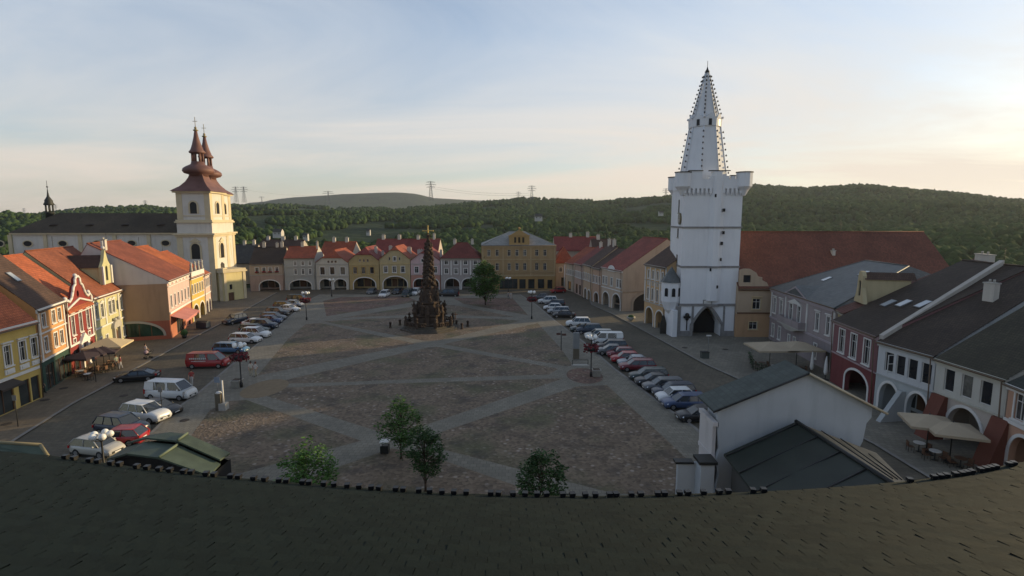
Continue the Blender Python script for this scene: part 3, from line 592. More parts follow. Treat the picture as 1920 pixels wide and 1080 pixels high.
# ================================================================== church
CW = (.56, .53, .47); chw = wallm(CW, 'church_plaster'); trimc = mat('church_trim', (.52, .44, .29), .85, .08)
COP = mat('mauve_copper', (.15, .075, .062), .6, .2, .4, .1, metal=.1)
ca = R(5); T1 = Vector((-73.2, 127.0))
ch = thing('church', 'large pale baroque church with twin mauve onion towers and a long dark roofed nave', 'church', (T1.x, T1.y, 0), ca)
zc1, zc2, zc3, zc4 = 15.9, 18.3, 19.6, 25.1
def tower(off, name='tower'):
    ox, oy = off
    b = MB(); s = 3.95
    b.box(ox - s, oy - s, 0, ox + s, oy + s, zc1 - .8); b.box(ox - s + .1, oy - s + .1, zc1, ox + s - .1, oy + s - .1, zc2); b.box(ox - s + .35, oy - s + .35, zc3 - .6, ox + s - .35, oy + s - .35, zc4)
    t = b.build(name, chw, ch)
    c = MB()
    for z0, z1, e in ((zc1 - .8, zc1 - .4, .3), (zc1 - .4, zc1, .65), (zc2, zc2 + .3, .25), (zc2 + .3, zc3 - .6, .05), (zc4, zc4 + .35, .25)): c.box(ox - s - e, oy - s - e, z0, ox + s + e, oy + s + e, z1)
    for sx in (-1, 1):
        for sy in (-1, 1):
            for (z0, z1, i) in ((.2, zc1 - .85, 0), (zc3 - .55, zc4 - .05, .35)):
                x = ox + sx * (s - i - .55); y = oy + sy * (s - i - .55); c.box(x - .63, y - .63, z0, x + .63, y + .63, z1)
    c.build('cornice', trimc, t)
    # openings on the south side (towards us) and the west front
    for M in (Matrix.Translation((ox, oy - s, 0)), Matrix.Translation((ox + s, oy, 0)) @ Matrix.Rotation(R(90), 4, 'Z')):
        for (z0, zs, ww, yo) in ((20.4, 22.3, 1.5, .35), (10.0, 12.6, 1.9, 0)):
            w_ = MB(); o_ = arch(0, ww, z0, zs, ww / 2, 10); u_ = arch(0, ww + .7, z0, zs, ww / 2 + .35, 10)
            w_.plate(o_, [], yo - .05, yo - .01, 0, M); w_.plate([u_[0], o_[0]] + o_[2:][::-1] + [o_[1], u_[1]] + u_[2:], [], yo - .16, yo - .011, 1, M)
            if z0 > 15: w_.box(-3, .25, 19.8, 3, .34, 20.0, 1, M)
            else: w_.plate([(-1.3, 13.9), (1.3, 13.9), (0, 14.8)], [], -.3, -.01, 1, M)
            w_.build('arched_opening', [BLACKM, trimc], t)
    r = MB()
    # swept square skirt, round bulb, open lantern and spire
    def sq(prof): 
        vs = []; fs = []
        for rr, z in prof:
            for a, q in ((1, 1), (-1, 1), (-1, -1), (1, -1)): vs.append((ox + a * rr, oy + q * rr, z))
        for j in range(len(prof) - 1):
            for k in range(4): k2 = (k + 1) % 4; fs.append((j * 4 + k, j * 4 + k2, j * 4 + 4 + k2, j * 4 + 4 + k))
        r.add(vs, fs, 0)
    sq([(s + .55, zc4 + .35), (s + .1, zc4 + .75), (s - .9, zc4 + 1.5), (s - 1.8, zc4 + 2.6), (s - 2.3, zc4 + 3.6), (s - 2.5, zc4 + 4.3)])
    z = zc4 + 4.0
    r.lathe([(2.0, z), (2.0, z + .3), (3.0, z + .6), (3.35, z + 1.1), (3.2, z + 1.7), (2.5, z + 2.2), (1.5, z + 2.7), (1.35, z + 3.3)], 14, (ox, oy))
    for k in range(6):
        a = 2 * math.pi * k / 6 + .3; r.tube((ox + 1.1 * math.cos(a), oy + 1.1 * math.sin(a), z + 3.1), (ox + 1.05 * math.cos(a), oy + 1.05 * math.sin(a), z + 5.4), .26, n=5)
    r.lathe([(1.65, z + 5.2), (1.75, z + 5.5), (1.35, z + 6.0), (.95, z + 7.2), (.55, z + 8.8), (.28, z + 10.4)], 12, (ox, oy))
    q = r.build('onion_dome', COP, t)
    f = MB(); f.lathe([(.55, z + 10.3), (.6, z + 10.45), (.2, z + 10.7)], 8, (ox, oy)); f.ball((ox, oy, z + 10.95), .3, 6); f.tube((ox, oy, z + 11), (ox, oy, z + 13.4), .07); f.box(ox - .5, oy - .06, z + 12.4, ox + .5, oy + .06, z + 12.5); f.build('finial', mat('old_gold', (.25, .2, .1), .5), q)
tower((0, 0)); tower((-2.45, 9.5))
# nave running away to the left of the near tower
b = MB(); NL = 38; zn = 15.6
b.box(-NL - 4.5, .6, 0, -4.35, 15, zn); nv = b.build('nave', chw, ch)
c = MB(); c.box(-NL - 4.8, .1, zn, -4.9, 15.3, zn + .35)
for k in range(6): x = -4.6 - NL * k / 5 - .4; c.box(x - .4, .35, 4, x + .4, .59, zn - .05)
c.build('cornice', trimc, nv)
for k in range(6):
    x = -8.9 - NL * k / 5 * (1 if k < 5 else .96); q = MB(); q.plate(circle(x, zn - 2.1, .62, 14, 1.5), [], .52, .56, 0); q.plate(circle(x, zn - 2.1, .82, 14, 1.4), [circle(x, zn - 2.1, .62, 14, 1.5)], .44, .55, 1); q.build('oval_window', [BLACKM, trimc], nv)
    q = MB(); q.plate(arch(x, 2.2, 5.5, 9.6, 1.1, 10), [], .52, .57, 0); q.build('arched_opening', [BLACKM], nv)
r = MB(); r.add([(-NL - 5, .0, zn + .36), (-4.4, .0, zn + .36), (-4.4, 15.6, zn + .36), (-NL - 5, 15.6, zn + .36), (-NL + 1.0, 7.8, zn + 5.0), (-4.4, 7.8, zn + 5.0)], [(0, 1, 5, 4), (2, 3, 4, 5), (3, 0, 4), (1, 2, 5), (0, 3, 2, 1)]); rf_ = r.build('roof', mat('dark_brown_tiles', (.075, .055, .034), .85, .3, .15, .4, kind='tile'), nv)
for k in range(4):
    x = -11 - k * 8; q = MB(); q.lathe([(1.0, 0), (.9, .25), (.5, .45), (.05, .5)], 10, M=Matrix.Translation((x, 3.2, zn + 2.0)) @ Matrix.Diagonal((1, .9, 1, 1))); q.build('eyebrow_dormer', DARK_T, rf_)
x = -NL - 1.0
q = MB(); q.lathe([(.85, zn + 3.6), (.85, zn + 4.9), (1.05, zn + 5.0), (1.05, zn + 5.2)], 8, (x, 7.8)); 
for k in range(6): a = k * math.pi / 3; q.tube((x + .75 * math.cos(a), 7.8 + .75 * math.sin(a), zn + 5.2), (x + .75 * math.cos(a), 7.8 + .75 * math.sin(a), zn + 7.0), .17, n=5)
q.lathe([(1.0, zn + 6.9), (1.1, zn + 7.1), (.8, zn + 7.7), (.85, zn + 8.0), (.55, zn + 8.5), (.28, zn + 9.0), (.15, zn + 9.9), (.05, zn + 11.0)], 10, (x, 7.8)); q.tube((x, 7.8, zn + 10.9), (x, 7.8, zn + 12.8), .05); q.ball((x, 7.8, zn + 11.3), .2, 6); q.build('ridge_turret', mat('dark_copper', (.03, .033, .03), .6), nv)
# west front between the towers and its stairs/porch pilasters
b = MB(); b.box(1.0, 4.0, 0, 3.6, 5.8, zc1 - 1); 
b.build('west_front', chw, ch)
b = MB(); b.box(4.75, -4.3, 0, 5.7, -2.2, 7.4); b.box(4.7, -4.4, 7.4, 5.85, -2.1, 7.8); b.build('porch', trimc, ch)
# yellow chapel beside the church
A, B = P(422, 566), P(463, 560); 
cpx = thing('chapel', 'small lemon yellow chapel with white pilasters and dark door right of the twin towers', 'chapel', (A.x, A.y, 0), math.atan2(B.y - A.y, B.x - A.x) + .03); wc = (B - A).length; hc = ZY(512, A.y)
ym = wallm((.55, .47, .24))
b = MB(); b.plate([(0, 0), (wc, 0), (wc, hc), (0, hc)], [rect(wc * .25, 2.7, wc * .25 + .75, 3.9), rect(wc * .18, 0.02, wc * .18 + 1.5, 2.0)], 0, .3); b.box(.01, .9, 0, wc - .01, 11, hc); b.box(wc - .3, .31, 0, wc - .01, .89, hc); b.box(.01, .31, 0, .3, .89, hc); b.build('wall', ym, cpx)
b = MB(); b.plate(rect(wc * .18 + .03, .03, wc * .18 + 1.47, 1.97), [], .15, .2); b.build('door', WOOD, cpx)
b = MB(); b.plate(rect(wc * .25 + .02, 2.72, wc * .25 + .73, 3.88), [], .15, .2); b.build('window', GLASS, cpx)
b = MB(); b.box(-.3, -.4, hc, wc + .4, 11.3, hc + .35); b.box(-.15, -.2, hc + .35, wc + .2, 11, hc + .8)
for x in (.35, wc - .35): b.box(x - .3, -.14, 0, x + .3, -.004, hc - .02)
for y in (.5, 3.8, 7, 10.5): b.box(wc + .003, y - .3, 0, wc + .35, y + .3, hc - .02)
b.build('cornice', trimc, cpx)
b = MB(); b.lathe([(2.2, hc + .8), (2.2, hc + 1.8), (1.8, hc + 2.2), (.4, hc + 3.0), (.2, hc + 3.4)], 4, (1.5, 5), a0=R(45), sm=False); b.build('roof', GREY_T, cpx)
#@@FAR
# ================================================================== far row, facing us
def far(x0, x1, by0, by1, eave, ridge, D=12, **k):
    A, B = P(x0, by0), P(x1, by1); y = (A.y + B.y) / 2; h = ZY(eave, y)
    rs = ZY(ridge, y + D * k.get('rf', .5)) - h
    if k.get('rk') in ('half',): rs = ZY(ridge, y + 4) - h
    return A, B, h, D, rs
def farhouse(label, *a, **k):
    A, B, h, D, rs = far(*a, **k); k.pop('D', None)
    return house('town_house', label, 'house', A, B, h, D, rs, **k)
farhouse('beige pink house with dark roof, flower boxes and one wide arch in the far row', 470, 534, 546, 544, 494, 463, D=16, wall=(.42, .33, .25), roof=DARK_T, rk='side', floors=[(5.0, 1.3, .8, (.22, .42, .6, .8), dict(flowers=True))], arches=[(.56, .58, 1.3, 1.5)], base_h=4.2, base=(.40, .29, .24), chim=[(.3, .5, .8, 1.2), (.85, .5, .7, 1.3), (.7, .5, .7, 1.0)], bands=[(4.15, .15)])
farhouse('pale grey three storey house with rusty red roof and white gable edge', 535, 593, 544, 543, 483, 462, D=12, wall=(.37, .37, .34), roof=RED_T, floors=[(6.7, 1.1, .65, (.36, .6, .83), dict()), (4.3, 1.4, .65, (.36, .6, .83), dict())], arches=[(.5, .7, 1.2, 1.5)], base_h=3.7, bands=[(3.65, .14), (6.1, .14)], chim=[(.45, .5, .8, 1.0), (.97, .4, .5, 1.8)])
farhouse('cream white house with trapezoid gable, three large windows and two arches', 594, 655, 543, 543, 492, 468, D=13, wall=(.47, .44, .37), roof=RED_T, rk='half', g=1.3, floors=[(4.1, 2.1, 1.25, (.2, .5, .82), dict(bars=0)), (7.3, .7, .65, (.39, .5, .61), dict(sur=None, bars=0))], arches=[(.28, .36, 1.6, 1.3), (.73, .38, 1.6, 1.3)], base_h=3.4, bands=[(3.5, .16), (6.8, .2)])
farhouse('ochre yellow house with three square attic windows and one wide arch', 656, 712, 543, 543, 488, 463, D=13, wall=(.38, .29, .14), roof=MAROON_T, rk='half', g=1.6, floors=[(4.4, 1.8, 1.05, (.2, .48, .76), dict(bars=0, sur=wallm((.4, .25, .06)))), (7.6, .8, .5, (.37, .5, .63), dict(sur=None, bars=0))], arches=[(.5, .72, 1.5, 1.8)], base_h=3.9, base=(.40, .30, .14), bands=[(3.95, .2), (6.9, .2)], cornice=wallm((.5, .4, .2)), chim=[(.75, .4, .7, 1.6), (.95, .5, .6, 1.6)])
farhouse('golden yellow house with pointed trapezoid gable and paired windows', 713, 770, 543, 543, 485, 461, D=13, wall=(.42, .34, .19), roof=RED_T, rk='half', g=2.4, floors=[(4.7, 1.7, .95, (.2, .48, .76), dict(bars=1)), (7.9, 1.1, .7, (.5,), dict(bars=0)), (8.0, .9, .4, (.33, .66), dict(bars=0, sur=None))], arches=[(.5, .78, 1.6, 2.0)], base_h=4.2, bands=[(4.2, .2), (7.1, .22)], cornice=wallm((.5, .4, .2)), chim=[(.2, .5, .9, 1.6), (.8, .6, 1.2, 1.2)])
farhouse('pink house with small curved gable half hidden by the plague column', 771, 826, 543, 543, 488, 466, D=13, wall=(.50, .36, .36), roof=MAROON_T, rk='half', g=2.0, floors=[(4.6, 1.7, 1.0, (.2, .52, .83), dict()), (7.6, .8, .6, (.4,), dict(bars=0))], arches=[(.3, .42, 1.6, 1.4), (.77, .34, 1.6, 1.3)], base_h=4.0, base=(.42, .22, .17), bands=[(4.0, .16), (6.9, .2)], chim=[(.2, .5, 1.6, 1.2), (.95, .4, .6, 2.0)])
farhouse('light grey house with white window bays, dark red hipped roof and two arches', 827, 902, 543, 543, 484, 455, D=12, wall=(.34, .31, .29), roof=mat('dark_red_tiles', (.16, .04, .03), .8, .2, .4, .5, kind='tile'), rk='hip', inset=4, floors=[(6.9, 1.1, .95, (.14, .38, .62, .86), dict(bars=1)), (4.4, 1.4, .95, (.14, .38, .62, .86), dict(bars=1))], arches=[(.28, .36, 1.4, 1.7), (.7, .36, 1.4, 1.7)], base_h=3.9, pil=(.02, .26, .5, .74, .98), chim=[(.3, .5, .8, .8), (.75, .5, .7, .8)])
OCH = (.34, .235, .12)
A, B, h, D, rs = far(903, 1042, 543, 542, 460, 434, D=16)
f8, w8 = house('town_house', 'big three storey ochre building with grey hipped roof and central attic gable', 'house', A, B, h, D, rs, OCH, mat('pale_grey_slates', (.24, .235, .215), .8, .15, .4, .3, kind='slate'), 'hip', inset=8,
   floors=[(9.2, 1.7, .85, (.1, .21, .37, .475, .58, .74, .85), dict(ped=1, sur=wallm((.40, .30, .17)))), (5.3, 1.9, .85, (.1, .21, .37, .475, .58, .74, .85), dict(ped=2, bars=1, sur=wallm((.40, .30, .17))))], shops=[(.3, 2.4, 2.9), (.42, 2.6, 2.9), (.55, 1.8, 2.8), (.67, 1.8, 2.8), (.8, 1.8, 2.8), (.92, 1.4, 2.6), (.1, 2.0, 2.8)], base=(.34, .22, .09), base_h=3.6, bands=[(3.6, .35), (8.1, .22), (4.7, .12)], cornice=wallm((.40, .30, .17)), pil=(.02, .29, .66, .98), trim=wallm((.40, .30, .17)))
b = MB(); x0, x1 = w8 * .37, w8 * .64; b.plate([(x0, h), (x1, h), (x1, h + 2.6), (x1 - .8, h + 3.1), ((x0 + x1) / 2, h + 4.2), (x0 + .8, h + 3.1), (x0, h + 2.6)], [rect(x0 + (x1 - x0) * f - .3, h + .7, x0 + (x1 - x0) * f + .3, h + 2.2) for f in (.3, .5, .7)], -.05, .5, 0)
b.box(x0 + .1, .5, h, x1 - .1, 5, h + 2.5, 0); b.box(x0 - .2, -.25, h + 2.55, x1 + .2, .6, h + 2.75, 0); b.ball(((x0 + x1) / 2, .2, h + 4.6), .35, 6, 0); b.box(x0 + 1, .35, h + .6, x1 - 1, .4, h + 2.3, 1); b.build('attic_gable', [wallm((.36, .24, .10)), GLASS], f8)
# roofs behind the far row and in the side street
def back(label, x0, x1, y, zb, h_, rs, D, wall, roof, rk='side', **k):
    A = PY(x0, 500, y); B = PY(x1, 500, y + k.pop('dy', 0)); return house('back_house', label, 'house', A, B, h_, D, rs, wall, roof, rk, cornice=None, **k)
back('grey roofed house by the river bank behind the yellow chapel', 424, 470, 158, 0, 6.5, 5.0, 12, (.38, .33, .26), GREY_T, chim=[(.4, .5, .8, 1), (.8, .5, .8, 1.2)])
back('long maroon roof rising behind the golden and pink gabled houses', 700, 822, 168, 0, 8.6, 4.2, 12, (.4, .35, .3), MAROON_T, chim=[(.1, .5, 1, 1.2), (.35, .5, 1, 1.2), (.65, .5, 1, 1), (.9, .5, .7, 1.6)])
back('rusty roof behind the cream white gabled house', 598, 660, 166, 0, 8.0, 4.0, 12, (.4, .35, .3), RED_T, chim=[(.3, .5, 1, 1.2), (.7, .5, 1, 1.2)])
back('brown roofed back house behind the dark roofed beige house', 478, 560, 172, 0, 8.4, 4.0, 12, (.36, .32, .27), BROWN_T, chim=[(.15, .5, 1, 1), (.5, .5, 1.2, 1), (.8, .5, 1, 1)])
back('house with low rust red roof just right of the big ochre building', 1040, 1078, 152, 0, 6.8, 4.4, 10, (.40, .34, .27), RED_T, 'hip', inset=3, floors=[(4.2, 1.3, .8, (.3, .7), dict())], shops=[(.5, 2.0, 2.6)], base_h=3.2)
back('wide maroon roofed house at the end of the side street', 1040, 1122, 172, 0, 9.4, 4.0, 12, (.36, .3, .24), MAROON_T, chim=[(.4, .5, 1, 1), (.8, .5, 1, 1.4)])
back('brown roofed house behind the side street houses on the right', 1112, 1160, 162, 0, 8.6, 4.4, 12, (.36, .3, .24), BROWN_T, chim=[(.3, .5, 1, 1.2)])
def rhouse(label, a, b_, h_, rs, wall, roof, D=12, **k):
    A, B = P(*a), P(*b_); return house('street_house', label, 'house', A, B, h_, D, rs, wall, roof, cornice=k.pop('cornice', STONE), **k)
rhouse('small cream house with red roof where the side street leaves the square', (1060, 543), (1076, 548), 7.6, 4, (.44, .38, .3), RED_T, floors=[(4.4, 1.3, .7, XS(4), dict())], shops=[(.5, 2, 2.6)], base_h=3.4)
rhouse('pinkish house with ribbed facade in the right far corner of the square', (1077, 549), (1092, 556), 8.0, 4, (.42, .30, .24), MAROON_T, floors=[(4.4, 1.5, .7, XS(5), dict())], shops=[(.3, 1.6, 2.6), (.7, 1.6, 2.6)], base_h=3.4, chim=[(.4, .5, .8, 1.2)])
rhouse('peach house with two chimneys in the right far corner of the square', (1093, 557), (1109, 565), 8.4, 4.4, (.46, .33, .22), BROWN_T, floors=[(4.6, 1.6, .8, XS(4), dict())], arches=[(.3, .3, 1.4, 1.0), (.72, .3, 1.4, 1.0)], base_h=3.6, chim=[(.2, .5, .8, 1.4), (.7, .5, .8, 1.4)])
rhouse('narrow salmon house beside the cream arcaded corner house', (1110, 565), (1126, 571), 8.2, 4.2, (.44, .29, .2), BROWN_T, floors=[(4.6, 1.6, .8, XS(3), dict())], arches=[(.5, .5, 1.4, 1.0)], base_h=3.6)
# cream corner house with arcades and wide red roof
A, B = P(1127, 571), P(1166, 585); hr = ZY(497, A.y)
r1, wr = house('town_house', 'cream peach corner house with wide red roof, arcade and small curved gable', 'house', A, B, 8.7, 20, 6.4, (.46, .36, .27), mat('matt_red_tiles', (.24, .062, .045), .8, .15, .4, .5, kind='tile'), 'side', rf=.5,
   floors=[(4.9, 1.7, .8, (.1, .24, .5, .78, .9), dict())], arches=[(.24, .32, 1.7, 1.5), (.74, .36, 1.7, 1.7)], base_h=4.1, bands=[(4.1, .18)], cornice=WHITE)
b = MB(); b.plate(arch(wr * .5, wr * .3, 8.0, 8.3, 1.0, 10), [], -.25, -.05, 0); b.build('curved_gable', WHITE, r1)
Mr = Matrix(((0, -1, 0, wr), (1, 0, 0, 0), (0, 0, 1, 0), (0, 0, 0, 1)))
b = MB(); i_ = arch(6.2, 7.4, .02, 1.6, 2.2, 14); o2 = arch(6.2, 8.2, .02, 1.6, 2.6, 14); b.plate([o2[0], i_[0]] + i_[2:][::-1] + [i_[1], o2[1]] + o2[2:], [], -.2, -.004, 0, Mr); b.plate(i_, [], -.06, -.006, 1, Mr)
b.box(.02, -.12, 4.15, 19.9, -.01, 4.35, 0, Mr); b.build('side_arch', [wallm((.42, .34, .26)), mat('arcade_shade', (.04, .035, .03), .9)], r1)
b = MB(); b.plate(rect(8.5, 9.0, 9.9, 10.9), [], -.05, -.004, 0, Mr); b.build('window', GLASS, r1)
# narrow peach house with many small windows
A, B = P(1207, 606), P(1246, 623)
house('town_house', 'tall peach house with rows of small arched windows left of the white tower', 'house', A, B, 11.2, 13, 4.4, (.50, .33, .17), BROWN_T,
   floors=[(8.6, 1.5, .6, XS(4, .06, .94), dict(arched=True, bars=0)), (4.8, 2.1, .65, XS(4, .06, .94), dict(arched=True, bars=0)), (7.4, .6, .35, XS(4, .06, .94), dict(bars=0, sill=False))], arches=[(.27, .36, 2.0, 1.3), (.76, .36, 2.0, 1.3)], base_h=4.2, bands=[(4.2, .2), (8.1, .12)], pil=(.02, .265, .5, .735, .98), chim=[(.3, .3, .5, 1.4), (.55, .4, .5, 1.4), (.8, .45, .5, 1.4)], skylights=[(.7, .25)])
# ================================================================== town hall: white tower
TW = mat('white_limewash', (.68, .68, .685), .85, .05, .25, .12, 6, dirt=.2); TB = mat('grey_band', (.22, .21, .20), .85, .15, 2); 
yT = P(1320, 631).y; xL, xR = PY(1262, 600, yT).x, PY(1380, 600, yT).x
th = thing('town_hall_tower', 'tall white gothic town hall tower with battlements and ribbed stone spire', 'tower', (xL, yT, 0)); W_ = xR - xL
z_ = lambda py: ZY(py, yT)
ztop = z_(352); zb = z_(327)
plan = [(1.0, .0), (W_, 0), (W_ + .8, W_), (2.1, W_)]
ML = Matrix.Translation((2.1, W_, 0)) @ Matrix.Rotation(math.atan2(-W_, -1.1), 4, 'Z')
b = MB()
aw = 4.6; ax = (1325 - 1262) / 118 * W_
zb1 = z_(574)
# ground storey with a pointed passage
b.plate([(.61, 0), (ax - aw / 2, 0)] + [q for q in reversed(arch(ax, aw, 0, 2.0, 2.9, 16, 1)[2:])] + [(ax + aw / 2, 0), (W_ - .01, 0), (W_ - .01, zb1), (.61, zb1)], [], 0, 1.2)
b.prism([(1.8, 7), (W_ - .01, 7), (W_ + .7, W_), (2.05, W_)], 0, zb1); b.prism([(.63, 1.21), (ax - aw / 2, 1.21), (ax - aw / 2, 6.99), (1.8, 6.99)], 0, zb1); b.box(ax + aw / 2, 1.21, 0, W_ - .01, 7, zb1)
b.prism(plan, zb1 + .003, ztop)
# half octagonal stair turret up the front face
tx0, tx1 = (1321 - 1262) / 118 * W_, (1347 - 1262) / 118 * W_
b.prism([(tx0, -.01), (tx0 + .55, -.62), (tx1 - .75, -.62), (tx1, -.01)], z_(600) + 3.2, z_(322))
b.build('shaft', TW, th)
for py, hh in ((574, .42), (502, .3), (428, .28)):
    z = z_(py); b = MB(); b.prism([(.88, -.14), (tx0 - .1, -.14), (tx0 + .5, -.76), (tx1 - .7, -.76), (tx1 + .1, -.14), (W_ + .14, -.14), (W_ + .94, W_), (W_ + .82, W_), (W_ + .02, -.02), (tx1 - .05, -.02), (tx1 - .77, -.63), (tx0 + .57, -.63), (tx0 + .05, -.02), (.98, -.02), (2.08, W_), (1.96, W_)], z, z + hh)
    b.build('string_course', TB, th)
b = MB()
for x0, x1 in ((.5, 1.2), ((1299 - 1262) / 118 * W_ - .25, (1299 - 1262) / 118 * W_ + .1), ((1356 - 1262) / 118 * W_ - .1, (1356 - 1262) / 118 * W_ + .2), (W_ - .35, W_ + .1)): b.box(x0, -.1, .9, x1, -.004, zb1 - .01)
b.box(.5, -.16, 0, ax - aw / 2 - .3, -.004, .95); b.box(ax + aw / 2 + .3, -.16, 0, W_ + .1, -.004, .95)
i_ = arch(ax, aw, .02, 2.0, 2.9, 16, 1); o2 = arch(ax, aw + .9, .02, 2.0, 3.35, 16, 1); b.plate([o2[0], i_[0]] + i_[2:][::-1] + [i_[1], o2[1]] + o2[2:], [], -.2, -.004)
b.build('stone_quoins', TB, th)
b = MB(); b.plate(arch(ax, aw - .02, .02, 2.0, 2.85, 16, 1), [], 2.6, 2.8); b.build('passage_shade', BLACKM, th)  # added black panel, stands in for the deep shade of the open passage
b = MB(); b.plate(rect(ax - .75, 5.45 - .2, ax + .75, 6.1), [], -.06, -.004, 0); b.plate(rect(ax - .6, 5.4, ax + .6, 5.95), [], -.08, -.061, 1); b.build('stone_plaque', [TB, WHITE], th)
for px_, py0, py1, wd_ in ((1268, 373, 398, .32), (1268, 429, 446, .34), (1267, 480, 496, .34)):
    x = 6.2; wd_ *= 2.6; b = MB(); b.plate(rect(x, z_(py1), x + wd_, z_(py0)), [], -.05, -.004, 0, ML); b.plate(rect(x - .25, z_(py1) - .2, x + wd_ + .25, z_(py1)), [], -.1, -.004, 1, ML); b.build('slit_window', [BLACKM, STONE], th)
for px_, py in ((1345, 397), (1346, 439), (1344, 459), (1343, 489), (1325, 508), (1339, 540), (1328, 370)):
    x = (px_ - 1262) / 118 * W_; b = MB(); b.box(x - .14, -.66, z_(py), x + .14, -.6 if tx0 < x < tx1 - .3 else -.3, z_(py) + .5); b.build('slit_window', BLACKM, th)
b = MB(); zc_ = z_(410); M = ML @ Matrix.Translation((8.2, -.16, zc_)) @ Matrix.Rotation(R(90), 4, 'X'); b.lathe([(.95, -.15), (.95, .1)], 24, mi=0, sm=False, M=M); b.lathe([(.78, .101), (.78, .12)], 24, mi=1, sm=False, M=M)
for k in range(12): a_ = k * math.pi / 6; b.box(8.2 + .66 * math.sin(a_) - .05, -.3, zc_ + .66 * math.cos(a_) - .05, 8.2 + .66 * math.sin(a_) + .05, -.281, zc_ + .66 * math.cos(a_) + .05, 0, ML)
b.box(8.16, -.33, zc_, 8.24, -.3, zc_ + .6, 0, ML); b.box(8.2, -.33, zc_ - .04, 8.6, -.3, zc_ + .04, 0, ML); b.build('clock', [mat('clock_rim', (.16, .13, .07), .5), mat('clock_face', (.33, .32, .30), .5)], th)
cx_s = (1287 - 1262) / 118 * W_
b = MB(); b.tube((cx_s, -.25, 1.1), (cx_s, -.25, 3.5), .09); b.ball((cx_s, -.3, 3.0), .3, 6); b.ball((cx_s, -.3, 3.6), .38, 6); b.box(cx_s - .55, -.4, 3.1, cx_s + .55, -.15, 3.45); b.build('iron_sign', BLACKM, th)
# oriel with a slate cap on the left side
ox, oy = -.2, 1.1
b = MB(); oc = [(1.45 * math.cos(a), 1.45 * math.sin(a)) for a in [math.pi * k / 4 + math.pi / 8 for k in range(8)]]
b.lathe([(.4, z_(590)), (1.0, z_(582)), (1.55, z_(566)), (1.55, z_(528))], 8, (ox, oy), sm=False, a0=R(22.5)); b.lathe([(1.75, z_(530)), (.85, z_(515)), (.05, z_(505) + .35)], 8, (ox, oy), 1, sm=False, a0=R(22.5))
for a in (-90, -135, -45): 
    M = Matrix.Translation((ox, oy, 0)) @ Matrix.Rotation(R(a + 90), 4, 'Z'); b.plate(arch(0, .55, z_(556), z_(543), .25, 6), [], -1.52, -1.46, 2, M)
b.build('oriel', [TW, SLATE, GLASS], th)
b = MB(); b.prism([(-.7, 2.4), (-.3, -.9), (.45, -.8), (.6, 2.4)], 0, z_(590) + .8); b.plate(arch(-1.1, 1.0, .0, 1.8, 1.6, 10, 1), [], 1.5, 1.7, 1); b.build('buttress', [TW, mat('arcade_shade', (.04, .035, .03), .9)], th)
# battlements: corbel table, parapet, merlons, corner bartizans
b = MB(); e_ = .35
zp0, zp1 = z_(356), z_(336)
for i in range(15):
    x = 1.0 + (W_ - .8) * i / 14; b.box(x - .17, -e_ - .05, zp0 - .5, x + .17, -.003, zp0 + .2); b.plate([(x - .17, zp0 - .5), (x + .17, zp0 - .5), (x, zp0 - .9)], [], -.25, -.003)
b.prism([(.7, -e_), (W_ + e_, -e_), (W_ + e_ + .8, W_ + e_), (2.1, W_ + e_)], zp0 + .2, zp0 + .9)
def par_(x0, y0, x1, y1, za, zb_): b.box(x0, y0, za, x1, y1, zb_)
b.prism([(.7, -e_), (W_ + e_, -e_), (W_ + e_, -e_ + .45), (.76, -e_ + .45)], zp0 + .9, zp1); b.prism([(W_ + e_ - .45, -e_ + .46), (W_ + e_, -e_ + .46), (W_ + e_ + .8, W_ + e_), (W_ + e_ + .35, W_ + e_)], zp0 + .9, zp1); b.prism([(.77, -e_ + .46), (1.2, -e_ + .46), (2.55, W_ + e_), (2.1, W_ + e_)], zp0 + .9, zp1); par_(2.56, W_ + e_ - .45, W_ + e_ + .34, W_ + e_, zp0 + .9, zp1)
zm = z_(321)
for x0, x1 in ((1.3, 3.6), (4.5, tx1 + .5), (7.9, 8.8)): par_(x0 + .3, -e_ - .02, x1, -e_ + .47, zp1 + .003, zm if x1 < 7.5 else z_(330))
for y0 in (2, 5, 8): par_(W_ + e_ - .3 + y0 * .08, y0, W_ + e_ + .1 + y0 * .08, y0 + 1.6, zp1 + .003, zm - .3); par_(.9 + y0 * .14, y0 + 1.0, 1.3 + y0 * .14, y0 + 2.5, zp1 + .003, zm - .3)
for (x, y) in ((.75, .2), (W_ + .1, 0), (W_ + .6, W_), (2.6, W_)): b.lathe([(.3, zp0 - .9), (.8, zp0), (1.25, zp0 + .5), (1.25, zm - .25)], 10, (x, y), sm=False)
b.build('battlements', TW, th)
b = MB()
for x0, x1, zz in ((1.6, 3.6, zm), (4.8, tx1 + .5, zm), (8.2, 8.8, z_(330))): b.box(x0 - .1, -e_ - .12, zz + .003, x1 + .1, -e_ + .57, zz + .13)
for (x, y) in ((.75, .2), (W_ + .1, 0), (W_ + .6, W_), (2.6, W_)): b.lathe([(1.35, zm - .247), (1.35, zm - .1)], 10, (x, y), sm=False)
b.build('coping', mat('dark_coping', (.05, .045, .04), .8), th)
